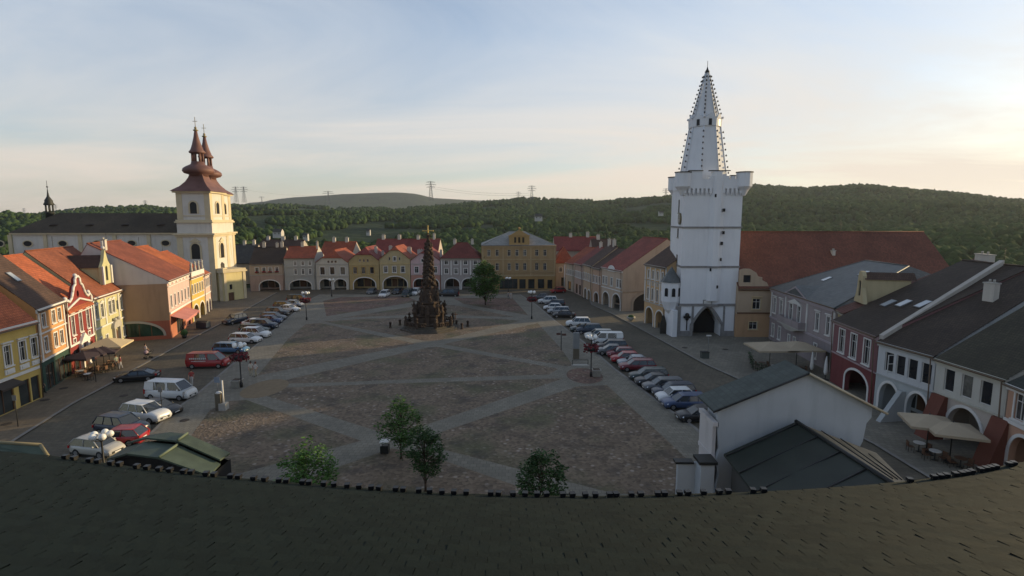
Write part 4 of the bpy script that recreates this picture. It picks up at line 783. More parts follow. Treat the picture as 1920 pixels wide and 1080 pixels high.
# ribbed octagonal spire in two stages
SX, SY = W_ / 2 + .45, W_ / 2
ys = yT + SY; zz_ = lambda py: ZY(py, ys)
r0 = 37 / 1000 * ys * 1.1; r1_ = 28.5 / 1000 * ys; z0s, z1s, z2s = zz_(352), zz_(240), zz_(226); zt = zz_(137)
b = MB(); a8 = R(22.5)
b.lathe([(r0 + .25, z0s), (r1_ * .93, z1s)], 8, (SX, SY), sm=False, a0=a8); b.lathe([(r1_, z1s + .003), (r1_ * 1.02, z2s)], 8, (SX, SY), sm=False, a0=a8); b.lathe([(r1_ * .86, z2s + .003), (.28, zt)], 8, (SX, SY), sm=False, a0=a8)
sp = b.build('spire', TW, th)
b = MB()
for k in range(8):
    a = a8 + k * math.pi / 4; b.tube((SX + (r0 + .27) * math.cos(a), SY + (r0 + .27) * math.sin(a), z0s), (SX + r1_ * .95 * math.cos(a), SY + r1_ * .95 * math.sin(a), z1s), .1, n=5); b.tube((SX + r1_ * .88 * math.cos(a), SY + r1_ * .88 * math.sin(a), z2s), (SX + .3 * math.cos(a), SY + .3 * math.sin(a), zt), .09, n=5)
    am = a + math.pi / 8; rr = r1_ * math.cos(math.pi / 8) + .02
    b.plate([(-.9, z2s), (.9, z2s), (0, z2s + .9)], [], -.1, .1, 0, Matrix.Translation((SX + rr * .98 * math.cos(am), SY + rr * .98 * math.sin(am), 0)) @ Matrix.Rotation(am + math.pi / 2, 4, 'Z'))
    b.ball((SX + (r1_ + .1) * math.cos(a), SY + (r1_ + .1) * math.sin(a), z2s + .25), .2, 5)
b.build('ribs', TW, sp)
for k in (4, 5, 6):
    am = a8 + k * math.pi / 4 + math.pi / 8; rr = r1_ * math.cos(math.pi / 8) + .03; M = Matrix.Translation((SX + rr * math.cos(am), SY + rr * math.sin(am), 0)) @ Matrix.Rotation(am + math.pi / 2, 4, 'Z')
    b = MB(); b.plate(rect(-.25, z1s + .1, .25, z2s - .1), [], -.03, .03, 0, M); b.build('spire_window', BLACKM, sp)
b = MB(); b.ball((0, 0, 0), .15, 5); b.tube((0, 0, 0), (0, 0, .18), .06); b.build('crocket', mat('grey_crocket', (.12, .11, .10), .8), sp); ck = bpy.data.objects['crocket']; first = True
for k in (3, 4, 5, 6, 7):
    a = a8 + k * math.pi / 4
    for st, (ra, za, rb, zb_, n_) in enumerate(((r0 + .35, z0s + .9, r1_ + .05, z1s - .4, 9), (r1_ * .9, z2s + .6, .42, zt - .3, 10))):
        for i in range(n_):
            t = (i + .5) / n_; r_ = ra + (rb - ra) * t + .16; o = ck if first else ck.copy()
            if not first: COL.objects.link(o); o.parent = sp
            first = False; o.location = (SX + r_ * math.cos(a), SY + r_ * math.sin(a), za + (zb_ - za) * t)
b = MB(); b.lathe([(.35, zt - .1), (.42, zt + .15), (.15, zt + .6), (.05, zt + 1.0)], 8, (SX, SY)); b.tube((SX, SY, zt + .5), (SX, SY, zt + 1.9), .04); b.build('finial', DARK, sp)
# town hall body with its big red roof
A = P(1379, 633); B = P(1446, 634)
hb, wb = house('town_hall', 'peach town hall with huge red roof and half round gable beside the white tower', 'town hall', A, (A.x + 36, A.y - .5), 8.3, 19, 8.6, (.43, .32, .22), mat('town_hall_tiles', (.155, .055, .034), .8, .2, .25, .5, kind='tile'), 'side', rf=.52,
   floors=[(4.7, 1.7, 1.25, (.085, .20), dict(bars=1, ped=1, sur=wallm((.5, .38, .22)))), (1.4, 1.2, 1.3, (.075,), dict(bars=1, sur=wallm((.5, .38, .22))))], base=(.44, .27, .15), base_h=3.9, bands=[(3.95, .22)], cornice=mat('brown_cornice', (.14, .07, .04), .8), chim=[(.02, .5, 1.4, 1.6), (.5, .3, .5, .5)])
b = MB(); b.plate([(0.2, 8.4), (4.9, 8.4), (4.6, 9.0), (3.4, 9.6), (2.8, 10.6), (1.8, 11.2), (.9, 11.2), (.2, 11.0)], [rect(.8, 9.0, 2.0, 10.2)], .1, .5, 0); b.box(.3, .51, 8.4, 4.0, 2.6, 9.8, 0); b.plate(rect(.82, 9.02, 1.98, 10.18), [], .3, .35, 1); b.build('curved_gable', [wallm((.43, .32, .22)), GLASS], hb)
# ================================================================== right row (in shade)
A, B = P(1441, 636), P(1560, 702); h1 = ZY(534, A.y); mauve = (.30, .255, .25)
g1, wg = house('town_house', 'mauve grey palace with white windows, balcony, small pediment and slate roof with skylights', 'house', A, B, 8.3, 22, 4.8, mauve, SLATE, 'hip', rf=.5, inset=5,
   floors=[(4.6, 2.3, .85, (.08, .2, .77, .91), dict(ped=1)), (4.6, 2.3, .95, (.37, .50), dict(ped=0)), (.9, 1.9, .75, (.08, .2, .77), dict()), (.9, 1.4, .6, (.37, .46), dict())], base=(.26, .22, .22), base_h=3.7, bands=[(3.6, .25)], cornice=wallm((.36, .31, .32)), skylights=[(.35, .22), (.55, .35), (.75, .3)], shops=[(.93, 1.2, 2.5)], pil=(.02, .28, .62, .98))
b = MB(); b.plate([(wg * .27, 8.3), (wg * .63, 8.3), (wg * .45, 9.7)], [], -.3, -.004, 0); b.plate([(wg * .32, 8.45), (wg * .58, 8.45), (wg * .45, 9.4)], [], -.34, -.301, 1); b.add([(wg * .27, -.3, 8.3), (wg * .63, -.3, 8.3), (wg * .45, -.3, 9.75), (wg * .45, 3.5, 9.75)], [(0, 2, 3), (1, 3, 2)], 1); b.build('pediment', [wallm((.36, .31, .32)), SLATE], g1)
b = MB(); b.box(wg * .27, -1.1, 3.9, wg * .62, -.05, 4.1, 0); b.box(wg * .27, -1.1, 4.1, wg * .62, -1.0, 5.0, 1); b.box(wg * .27, -1.0, 4.1, wg * .27 + .1, -.05, 5.0, 1); b.box(wg * .62 - .1, -1.0, 4.1, wg * .62, -.05, 5.0, 1); b.plate([(wg * .3, 3.9), (wg * .6, 3.9), (wg * .5, 3.3), (wg * .4, 3.3)], [], -.9, -.1, 0); b.build('balcony', [STONE, wallm(mauve)], g1)
b = MB(); b.plate([(wg * .32, 7.1), (wg * .55, 7.1), (wg * .435, 7.8)], [], -.2, -.004); b.build('window_pediment', WHITE, g1)
A, B = P(1561, 701), P(1577, 715); 
g2, w2 = house('town_house', 'narrow yellowish house with brown roof and small baroque dormer gable', 'house', A, B, ZY(577, A.y), 25, 6.3, (.40, .32, .18), mat('red_brown_tiles', (.12, .045, .032), .8, .25, .3, .5, kind='tile'), 'side', rf=.54, floors=[(4.6, 1.8, .8, (.5,), dict())], shops=[(.5, 1.6, 2.7)], base_h=3.6, chim=[(.6, .54, 2.6, .5)])
zd = ZY(577, A.y) + 1.2; b = MB(); xc = w2 * .55
b.plate([(xc - 1.6, zd - .2), (xc + 1.6, zd - .2), (xc + 1.1, zd + .8), (xc + .8, zd + 1.6), (xc + .7, zd + 3.0), (xc + .35, zd + 3.5), (xc - .35, zd + 3.5), (xc - .7, zd + 3.0), (xc - .8, zd + 1.6), (xc - 1.1, zd + .8)], [arch(xc, .75, zd + .6, zd + 2.1, .37, 8)], 1.6, 2.0, 0); b.box(xc - .7, 2.0, zd - .2, xc + .7, 6.5, zd + 2.6, 0); b.add([(xc - .9, 1.8, zd + 2.6), (xc + .9, 1.8, zd + 2.6), (xc, 1.8, zd + 3.4), (xc - .9, 7, zd + 2.6), (xc + .9, 7, zd + 2.6), (xc, 7, zd + 3.4)], [(0, 2, 5, 3), (1, 4, 5, 2)], 1); b.plate(arch(xc, .7, zd + .62, zd + 2.08, .34, 8), [], 1.7, 1.75, 2)
b.build('dormer', [wallm((.45, .37, .22)), BROWN_T, GLASS], g2)
A, B = P(1549, 712), P(1636, 762); h3r = ZY(617, A.y)
A = P(1556, 716)
def firewall(t, x, D, rf, h, rise, w_=.5, m=None, f1=1.0):
    b = MB(); yr = D * rf; b.add([(x - w_ / 2, .1, h - .3), (x + w_ / 2, .1, h - .3), (x + w_ / 2, .1, h + .45), (x - w_ / 2, .1, h + .45), (x - w_ / 2, yr * f1, h + rise * f1 - .3), (x + w_ / 2, yr * f1, h + rise * f1 - .3), (x + w_ / 2, yr * f1, h + rise * f1 + .45), (x - w_ / 2, yr * f1, h + rise * f1 + .45)], [(3, 2, 1, 0), (4, 5, 6, 7), (0, 1, 5, 4), (1, 2, 6, 5), (2, 3, 7, 6), (3, 0, 4, 7)]); b.build('firewall', m or wallm((.42, .38, .33)), t)
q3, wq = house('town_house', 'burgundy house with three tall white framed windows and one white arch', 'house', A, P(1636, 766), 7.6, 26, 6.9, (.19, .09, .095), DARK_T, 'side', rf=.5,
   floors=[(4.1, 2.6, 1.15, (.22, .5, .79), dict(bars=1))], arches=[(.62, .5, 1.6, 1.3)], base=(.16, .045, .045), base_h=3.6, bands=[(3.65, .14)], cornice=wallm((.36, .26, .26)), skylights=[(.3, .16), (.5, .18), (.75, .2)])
A, B = P(1637, 767), P(1741, 805)
q4, w4_ = house('town_house', 'white house with four plain dark windows, one casement open, over two arches', 'house', A, P(1741, 812), 7.2, 26, 7.3, (.50, .505, .50), DARK_T, 'side', rf=.5,
   floors=[(4.3, 1.9, 1.0, (.22, .43, .64, .87), dict(sur=None, bars=0, sill=False))], arches=[(.27, .34, 1.7, 1.5), (.78, .34, 1.7, 1.5)], base=(.38, .40, .39), base_h=3.7, bands=[(3.7, .1)], cornice=wallm((.4, .4, .38)), chim=[(.6, .3, 1.0, 1.5)])
firewall(q4, .1, 26, .5, 7.2, 7.3)
b = MB(); b.box(w4_ * .31 - .02, -.65, 4.4, w4_ * .31 + .03, -.04, 4.46); b.box(w4_ * .31 - .02, -.65, 6.05, w4_ * .31 + .03, -.04, 6.11); b.box(w4_ * .31 - .02, -.65, 4.46, w4_ * .31 + .03, -.59, 6.05); b.box(w4_ * .31 - .02, -.58, 5.2, w4_ * .31 + .03, -.04, 5.25); b.build('open_casement', WHITE, q4)
b = MB(); b.add([(w4_ * .5, -.04, 0), (w4_ * .58, -.04, 0), (w4_ * .58, -2.6, 0), (w4_ * .5, -2.6, 0), (w4_ * .5, -.04, 3.0), (w4_ * .58, -.04, 3.0), (w4_ * .58, -.5, 3.0), (w4_ * .5, -.5, 3.0)], [(4, 7, 6, 5)[::1], (0, 3, 7, 4), (1, 5, 6, 2), (3, 2, 6, 7), (0, 1, 2, 3)]); b.build('buttress', wallm((.36, .37, .36)), q4)
A, B = P(1742, 813), P(1872, 875)
q5, w5_ = house('town_house', 'cream house with three dark windows and a wide arch between two sloping red buttresses', 'house', A, B, 7.1, 26, 7.6, (.50, .48, .42), MOSS_T, 'side', rf=.5,
   floors=[(4.4, 1.9, 1.0, (.22, .48, .74), dict(sur=None, bars=0, sill=False))], arches=[(.5, .5, 1.5, 2.0)], base=(.46, .40, .34), base_h=3.9, bands=[(3.9, .12), (6.6, .1)], cornice=wallm((.48, .46, .38)), skylights=[(.75, .3)], chim=[(.2, .46, .8, 1.0)])
for x in (.04, .9):
    b = MB(); X = x * w5_; b.add([(X, -.04, 0), (X + 1.3, -.04, 0), (X + 1.3, -1.7, 0), (X, -1.7, 0), (X, -.04, 3.9), (X + 1.3, -.04, 3.9), (X + 1.3, -.35, 3.9), (X, -.4, 3.9)], [(4, 7, 6, 5), (0, 3, 7, 4), (1, 5, 6, 2), (3, 2, 6, 7), (0, 1, 2, 3)]); b.build('buttress', wallm((.15, .055, .038), 'red_plaster'), q5)
A, B = P(1873, 877), P(2010, 960)
q6, _ = house('town_house', 'peach house with white string course and arch cut off by the right edge', 'house', A, B, 6.9, 26, 7.6, (.46, .27, .18), mat('green_black_tiles', (.03, .036, .03), .8, .2, .3, .5, kind='tile'), 'side', rf=.5,
   floors=[(4.3, 2.0, 1.0, (.2, .5, .8), dict())], arches=[(.3, .36, 1.6, 1.6), (.75, .3, 1.6, 1.4)], base_h=3.8, bands=[(3.8, .3)], cornice=WHITE, chim=[(.1, .5, 1.2, 1.6)])
#@@MID
# ================================================================== low buildings at the near edge
# white gabled hall with slate roof, standing at the lower right corner of the square
y0 = 35.0; xl, xr = PY(1347, 770, y0).x, PY(1636, 760, y0).x; xa = PY(1512, 700, y0).x; ze = 6.3; za = 8.75
hl = thing('gabled_hall', 'white gabled hall with slate roof at the lower right corner of the square', 'building', (xl, y0, 0)); ww = xr - xl; ax = xa - xl; dd = 2.7
lime = wallm((.42, .445, .46), 'cool_white_plaster'); SL2 = mat('dark_slates', (.06, .072, .064), .7, .15, .5, .2, kind='slate')
b = MB(); b.plate([(0, 0), (.25, 1.5), (0, 2.6), (.2, 3.3), (.05, 4.6), (.1, 5.2), (0, 5.4), (0, ze), (ax, za), (ww, ze), (ww, 5.6), (ww - .3, 5.2), (ww - .45, 3.9), (ww - .7, 3.3), (ww - .7, 0)], [], 0, .4); b.box(.3, .4, 0, ww - .8, dd, ze - .1); b.plate([(0.02, ze - .1), (ww - .02, ze - .1), (ax, za - .1)], [], dd - .3, dd); b.build('wall', lime, hl)
b = MB(); b.box(-.35, -.1, 5.0, -.01, dd, 5.3); b.box(-.3, .1, 2.5, -.01, dd, 2.8); b.box(-.5, .3, .0, -.01, dd, .9); b.box(-.22, .2, .9, -.01, dd, 2.5); b.box(-.25, .2, 2.8, -.01, dd, 5.0); b.build('side_pilaster', wallm((.55, .52, .50)), hl)
b = MB(); o_ = .35
for (xa_, za_, xb_, zb_) in ((-.45, ze - .22, ax, za), (ax, za, ww + .75, ze - .38)):
    vs = [(xa_, -o_, za_), (xb_, -o_, zb_), (xb_, dd + .1, zb_), (xa_, dd + .1, za_)]; vs += [(x, y, z + .14) for x, y, z in vs]; b.add(vs, [(0, 1, 2, 3), (7, 6, 5, 4), (4, 5, 1, 0), (5, 6, 2, 1), (6, 7, 3, 2), (7, 4, 0, 3)])
ro = b.build('roof', SL2, hl)
b = MB(); b.tube((-.5, -o_ - .03, ze - .18), (ax, -o_ - .03, za + .06), .07); b.build('verge_board', DARK, ro); b = MB(); b.tube((ax, -o_ - .03, za + .06), (ww + .8, -o_ - .03, ze - .3), .09); b.build('verge_board', CREAMCLOTH, ro)
b = MB(); b.box(-1.6, -1.6, 0, -.7, -.6, 3.0, 0); b.box(-2.8, -.6, 0, -.72, -.3, 2.6, 0); b.box(-1.75, -1.75, 3.0, -.55, -.45, 3.2, 1); b.box(-3.0, -.75, 2.6, -1.76, -.15, 2.75, 1); b.build('gate_pier', [lime, DARK], hl)
# dark standing seam roof in front, its far slope tan boards
R0, R1v = P(1492, 791, 5.5), P(1690, 919, 5.5); L1 = P(1357, 851, 3.3); E1 = P(1643, 849, 3.3); E2 = P(1698, 903, 3.3)
an = thing('annexe', 'low annexe with dark green standing seam roof and tan boarded far slope', 'building', (R0.x, R0.y, 0)); lo = lambda v: (v.x - R0.x, v.y - R0.y, v.z)
Lf = Vector((L1.x + (R1v.x - R0.x) - 1.0, R1v.y - 1.2, 3.3)); Ef = Vector((E2.x, E2.y, 3.3)); 
b = MB(); th_ = .14; vs = [lo(R0), lo(R1v), lo(Lf), lo(L1)]; vs += [(x, y, z - th_) for x, y, z in vs]; b.add(vs, [(0, 3, 2, 1), (4, 5, 6, 7), (0, 4, 7, 3), (3, 7, 6, 2), (2, 6, 5, 1)])
dk = mat('dark_green_sheet', (.022, .028, .022), .55, .2, .6, .2, 3); ro = b.build('roof', dk, an)
for k in range(5):
    t = .04 + k * .235; a_ = Vector(lo(R0)).lerp(Vector(lo(R1v)), t); c_ = Vector(lo(L1)).lerp(Vector(lo(Lf)), t); s = MB(); s.tube(a_ + Vector((0, 0, .04)), c_ + Vector((0, 0, .04)), .06, n=5); s.build('seam', BLACKM, ro)
s = MB(); s.tube(Vector(lo(R0)) + Vector((0, 0, .05)), Vector(lo(R1v)) + Vector((0, 0, .05)), .13); s.build('ridge', DARK, ro)
b = MB(); vs = [lo(R0 + Vector((.02, 0, 0))), lo(R1v + Vector((.02, 0, 0))), lo(Ef), lo(E1)]; vs += [(x, y, z - th_) for x, y, z in vs]; b.add(vs, [(0, 1, 2, 3), (7, 6, 5, 4), (3, 2, 6, 7), (1, 5, 6, 2)]); bs_ = b.build('boarded_slope', mat('tan_boards', (.30, .235, .15), .8, .15, 1.5, .2, 6), an)
for k, (t0, t1, t2) in enumerate(((.12, .02, .9), (.32, .05, .92), (.55, .3, .95))):
    a0 = Vector(lo(R0)).lerp(Vector(lo(R1v)), t1).lerp(Vector(lo(E1)).lerp(Vector(lo(Ef)), t1), .3 + k * .22); a1 = Vector(lo(R0)).lerp(Vector(lo(R1v)), t2).lerp(Vector(lo(E1)).lerp(Vector(lo(Ef)), t2), .3 + k * .22); s = MB(); s.tube(a0 + Vector((0, 0, .09)), a1 + Vector((0, 0, .09)), .045, n=4); s.build('rail', BLACKM, bs_)
b = MB(); b.add([(lo(L1)[0] + .5, -.4, 0), (lo(E1)[0] - .5, -.4, 0), (lo(E1)[0] - .5, -.4, 3.1), (0, -.4, 5.25), (lo(L1)[0] + .5, -.4, 3.1)] + [(lo(L1)[0] + .5, -6, 0), (lo(E1)[0] - .5, -6, 0), (lo(E1)[0] - .9, -6, 3.1), (.2, -6, 5.15), (lo(L1)[0] + .7, -6, 3.1)], [(0, 1, 2, 3, 4), (9, 8, 7, 6, 5), (0, 4, 9, 5), (1, 6, 7, 2)]); b.build('wall', wallm((.09, .09, .085)), an)
# green mansard kiosk lower left
K = lambda px, py, z: P(px, py, z)
F0, F1, F2, F3 = K(200, 861, 2.9), K(237, 850, 3.9), K(298, 858, 3.9), K(392, 891, 2.7)
M0, M1, M2, M3 = K(236, 838, 2.9), K(275, 828, 3.9), K(334, 834, 3.9), K(413, 869, 2.7)
B0, B1, B2, B3 = K(280, 822, 2.9), K(320, 817, 3.9), K(352, 821, 3.9), K(432, 856, 2.7)
ks = thing('market_pavilion', 'low pavilion with worn green mansard roof at the lower left edge', 'pavilion', (F1.x, F1.y, 0)); lk = lambda v, dz=0: (v.x - F1.x, v.y - F1.y, v.z + dz)
GR = mat('worn_green_sheet', (.058, .078, .055), .6, .25, .8, .2, 5, dirt=.3)
def shell(name, A4, B4, dz, m):
    b = MB(); n = len(A4); vs = [lk(v, dz) for v in A4] + [lk(v, dz) for v in B4] + [lk(v, dz - .12) for v in A4] + [lk(v, dz - .12) for v in B4]
    for i in range(n - 1): b.add([vs[i], vs[i + 1], vs[n + i + 1], vs[n + i]], [(0, 1, 2, 3)]); b.add([vs[i], vs[i + 1], vs[2 * n + i + 1], vs[2 * n + i]], [(0, 3, 2, 1)]); b.add([vs[2 * n + i], vs[2 * n + i + 1], vs[3 * n + i + 1], vs[3 * n + i]], [(3, 2, 1, 0)])
    b.add([vs[n - 1], vs[2 * n - 1], vs[4 * n - 1], vs[3 * n - 1]], [(0, 3, 2, 1)]); return b.build(name, m, ks)
shell('roof', [F0, F1, F2, F3], [M0, M1, M2, M3], 0, GR); shell('rear_roof', [M0, M1, M2, M3], [B0, B1, B2, B3], .28, GR)
b = MB(); b.tube(lk(F2, .05), lk(M2, .05), .09); b.build('ridge', mat('pale_green_strip', (.12, .15, .10), .7), ks); b = MB(); b.tube(lk(M2, .35), lk(B2, .35), .09); b.build('ridge', mat('pale_green_strip', (.12, .15, .10), .7), ks)
b = MB(); q = [lk(v, -.15) for v in (F0, F1, F2, F3)]; g_ = [(x, y + .25, 0) for x, y, z in q]; b.add([(x, y + .25, z) for x, y, z in q] + g_, [(4, 7, 3, 2, 1, 0)]); q2 = [lk(v, -.15) for v in (B0, B1, B2, B3)]; b.add([(x, y - .25, z) for x, y, z in q2] + [(x, y - .25, 0) for x, y, z in q2], [(4, 0, 1, 2, 3, 7)]); 
b.add([q[0], (q[0][0], q[0][1], 0), (q2[0][0], q2[0][1], 0), q2[0], q[3], (q[3][0], q[3][1], 0), (q2[3][0], q2[3][1], 0), q2[3]], [(0, 1, 2, 3), (4, 7, 6, 5)]); b.build('wall', BLACKM, ks)
# ------------------------------------------------------------------ the roof we look over
EP = [(-330, 800), (-150, 826), (0, 847), (90, 855), (200, 870), (300, 883), (430, 896), (560, 907), (700, 918), (830, 926), (960, 930), (1100, 932), (1230, 930), (1350, 926), (1480, 921), (1600, 913), (1700, 904), (1800, 891), (1920, 867), (2080, 838), (2260, 800)]
ZE = 15.2; edge = [P(x, y, ZE) for x, y in EP]
def edge_at(s):
    i = min(int(s), len(edge) - 2); return edge[i].lerp(edge[i + 1], s - i)
def arclen():
    L_ = [0]
    for a, b in zip(edge, edge[1:]): L_.append(L_[-1] + (b - a).length)
    return L_
AL = arclen(); TOT = AL[-1]
def edge_len(d):
    for i in range(len(AL) - 1):
        if d <= AL[i + 1] or i == len(AL) - 2: t = (d - AL[i]) / (AL[i + 1] - AL[i]); return edge[i].lerp(edge[i + 1], t)
rh = thing('tiled_roof', 'dark tiled roof in the foreground with a row of black snow guards along its eave', 'roof', (0, 4, 0))
def top_pt(d): e = edge_len(d); return Vector((e.x * .80, -3.0, 18.55 - abs(e.x) * .004))
off0 = Vector((0, 4, 0))
NR, NC = 62, int(TOT / .2); b = MB()
rr = random.Random(5)
for j in range(NR):
    for i in range(NC):
        d0 = (i + (.5 if j % 2 else 0)) * TOT / NC; d1 = min(d0 + TOT / NC * .985, TOT)
        if d0 >= TOT: continue
        s0, s1 = j / NR, (j + 1.25) / NR; s1 = min(s1, 1)
        lift = .012 + rr.uniform(0, .006); tw = rr.uniform(-.003, .003)
        a = edge_len(d0).lerp(top_pt(d0), s0) + Vector((0, 0, lift + tw)); c = edge_len(d1).lerp(top_pt(d1), s0) + Vector((0, 0, lift - tw)); e = edge_len(d1).lerp(top_pt(d1), s1); f = edge_len(d0).lerp(top_pt(d0), s1)
        a, c, e, f = [v - off0 for v in (a, c, e, f)]
        al, cl = a - Vector((0, 0, .018)), c - Vector((0, 0, .018))
        b.add([a, c, e, f, al, cl], [(0, 1, 2, 3), (4, 5, 1, 0)], 0)
def roof_extra(bs): pass
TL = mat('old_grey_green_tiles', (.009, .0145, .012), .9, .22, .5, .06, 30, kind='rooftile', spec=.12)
for p in TL.node_tree.nodes:
    if p.type == 'VALTORGB': pass
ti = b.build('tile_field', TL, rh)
b = MB(); n = 60
for i in range(n):
    d0, d1 = TOT * i / n, TOT * (i + 1) / n; a, c = edge_len(d0) - off0, edge_len(d1) - off0; e, f = top_pt(d1) - off0, top_pt(d0) - off0
    dn = Vector((0, 0, .06)); b.add([a - dn, c - dn, e - dn, f - dn, a - Vector((0, -.0, .4)), c - Vector((0, 0, .4))], [(0, 1, 2, 3), (4, 5, 1, 0)])
b.build('roof_deck', DARK, rh)
b = MB(); b.box(-26, -7.5, 0, 26, 2.6, 14.6); 
b.build('wall', wallm((.35, .33, .28)), rh)
b = MB(); 
for a, c in zip(edge, edge[1:]): b.tube(a - off0 + Vector((0, .02, -.26)), c - off0 + Vector((0, .02, -.26)), .09, n=6)
b.build('gutter', DARK, rh)
# snow guards: one mesh, many parts
gb = MB(); gb.box(-.03, -.02, -.03, .03, .03, .095); gb.box(-.038, -.03, .055, .038, .045, .1); gb.build('snow_guard', BLACKM, rh); gd = bpy.data.objects['snow_guard']; first = True
def guard(px):
    global first
    py = None
    for (a, c) in zip(EP, EP[1:]):
        if a[0] <= px <= c[0]: py = a[1] + (c[1] - a[1]) * (px - a[0]) / (c[0] - a[0])
    p = P(px, py + 1, ZE) - off0; o = gd if first else gd.copy()
    if not first: COL.objects.link(o); o.parent = rh
    first = False; o.location = p + Vector((0, -.06, .0)); o.rotation_euler = (0, 0, random.uniform(-.2, .2))
x = 128
while x < 1340:
    guard(x + random.uniform(-3, 3)); guard(x + 17 + random.uniform(-4, 4)) if random.random() < .8 else None; x += 44
for x in (1345, 1362, 1408, 1428, 1700, 1745, 1757, 1768, 1785, 1797, 1806, 1815, 1832, 1842, 1851, 1860, 1885, 1893): guard(x)
# low lean-to corner roof at the far left edge
a_, b2, c2 = P(-60, 826, 5), P(76, 834, 5), P(92, 858, 4.4)
lr = thing('lean_to', 'green lean-to roof peeping over the eave at the left edge', 'shed', (a_.x, a_.y, 0)); q = lambda v: (v.x - a_.x, v.y - a_.y, v.z)
c3 = P(-60, 900, 4.4); b = MB(); vs = [q(a_), q(b2), q(c2), q(c3)]; b.add(vs + [(x, y, z - .15) for x, y, z in vs], [(0, 3, 2, 1), (4, 5, 6, 7), (0, 1, 5, 4), (1, 2, 6, 5)]); b.build('roof', GR, lr)
b = MB(); b.tube(q(a_), q(b2), .1); b.tube(q(b2), q(c2), .1); b.build('gutter', mat('tan_edge', (.2, .17, .1), .8), lr)
b = MB(); b.add([(x * .96, y * .96, 0) for x, y, z in vs] + [(x * .96, y * .96, 4.3) for x, y, z in vs], [(0, 1, 5, 4), (1, 2, 6, 5), (2, 3, 7, 6), (3, 0, 4, 7)]); b.build('wall', DARK, lr)
# ================================================================== trees
def tree(label, px, py, H, cr, base, n, leaf, m, name='young_tree', group=None, shape=1.0, cl=26, seed=1, cat='tree'):
    rnd = random.Random(seed); p = P(px, py, .12); t = thing(name, label, cat, (p.x, p.y, .12), 0, group)
    tr = MB(); pts = [Vector((0, 0, 0))]; 
    for k in range(6): pts.append(Vector((rnd.uniform(-.05, .05) * k * cr * .3, rnd.uniform(-.05, .05) * k * cr * .3, H * .86 * (k + 1) / 6)))
    r0 = H * .017 + .02
    for k in range(6): tr.tube(pts[k], pts[k + 1], r0 * (1 - k * .15), r0 * (1 - (k + 1) * .15), 7)
    cents = []
    for i in range(cl):
        u = (i + .5) / cl; z = base + (H - base) * (u ** .9); prof = math.sin(math.pi * min(1, (u * .9 + .1)) ** shape) ** .7
        a = i * 2.4 + rnd.uniform(-.4, .4); r = cr * prof * rnd.uniform(.45, 1.0); c = Vector((r * math.cos(a), r * math.sin(a), z + rnd.uniform(-.2, .2) * cr)); cents.append((c, cr * rnd.uniform(.22, .42)))
        s = pts[min(5, max(1, int(5 * (z - .25 * cr) / (H * .86))))]; tr.tube(s, c, r0 * .38, r0 * .12, 5)
    tr.build('trunk', BARK, t); lf = MB()
    for i in range(n):
        c, rr = cents[rnd.randrange(cl)]
        d = Vector((rnd.gauss(0, 1), rnd.gauss(0, 1), rnd.gauss(0, .8))).normalized() * rr * rnd.uniform(.35, 1.15); q = c + d
        M = Matrix.Translation(q) @ Matrix.Rotation(rnd.uniform(0, 6.28), 4, 'Z') @ Matrix.Rotation(rnd.uniform(-1.2, 1.2), 4, 'X'); s = leaf * rnd.uniform(.6, 1.3)
        lf.add([(-s, 0, 0), (0, -s * .55, .02), (s, 0, 0), (0, s * .55, .02)], [(0, 1, 2, 3)], 0, M)
    lf.build('crown', m, t); return t
tree('round leafy tree standing alone in front of the ochre building', 910, 572, 8.7, 3.6, 2.2, 7500, .22, LEAF, 'square_tree', cl=60, seed=4, shape=1.0)
tree('young tree with open crown near the middle crossing path, beside the bin', 752, 860, 4.5, 1.6, 1.3, 3200, .1, LEAF, group='young trees along the near edge', seed=5, cl=34)
tree('young tree tapering to a point, right of the one by the bin', 798, 922, 4.5, 1.45, 1.3, 3200, .1, LEAF2, group='young trees along the near edge', seed=6, cl=34, shape=1.15)
tree('bright green young tree, leftmost along the near eave', 576, 962, 4.2, 1.9, .8, 3400, .11, mat('leaf_light', (.05, .11, .022), .7, .2, kind='leaf', spec=.2), group='young trees along the near edge', seed=7, cl=34, shape=1.2)
tree('dark young tree, rightmost along the near eave', 1014, 972, 4.1, 1.65, .8, 3400, .11, LEAF2, group='young trees along the near edge', seed=8, cl=34, shape=1.2)
# ================================================================== plague column
pc = P(806, 615, .12); col = thing('plague_column', 'dark baroque plague column crowded with statues and topped by a gilded cross', 'monument', (pc.x, pc.y, .12)); yC = pc.y
CS = mat('dark_sandstone', (.062, .045, .034), .95, .35, 1.6, .8, 5, spec=.15); zC = lambda py: ZY(py, yC) - .12
b = MB()
for i, (r, z0, z1) in enumerate(((5.2, 0, .25), (4.7, .25, .5), (4.2, .5, .75))): b.lathe([(r, z0), (r, z1)], 8, sm=False, a0=R(22.5))
b.build('step', mat('worn_step_stone', (.085, .075, .06), .9, .2, 2, .4), col)
b = MB(); b.lathe([(3.3, .75), (3.3, 1.1), (2.9, 1.2), (2.8, 2.3), (3.1, 2.5), (3.1, 2.7), (2.3, 2.8), (2.1, 3.2), (1.9, 4.4), (2.2, 4.6), (2.2, 4.8), (1.5, 5.0), (1.25, 5.6), (1.05, 7.0), (1.2, 7.2), (1.2, 7.4), (.85, 7.6)], 6, sm=False); b.build('pedestal', CS, col)
b = MB(); zt = zC(455); b.lathe([(.95, 7.5), (.8, 8.6), (.68, 10.5), (.56, zt - 1.5), (.5, zt)], 6, sm=True)
rnd = random.Random(2)
for k in range(90):
    t = k / 90; a = k * 2.4; z = 7.6 + (zt - 7.6) * t; r = .88 - .38 * t; b.ball((r * math.cos(a), r * math.sin(a), z), rnd.uniform(.16, .48) * (1 - .3 * t), 5)
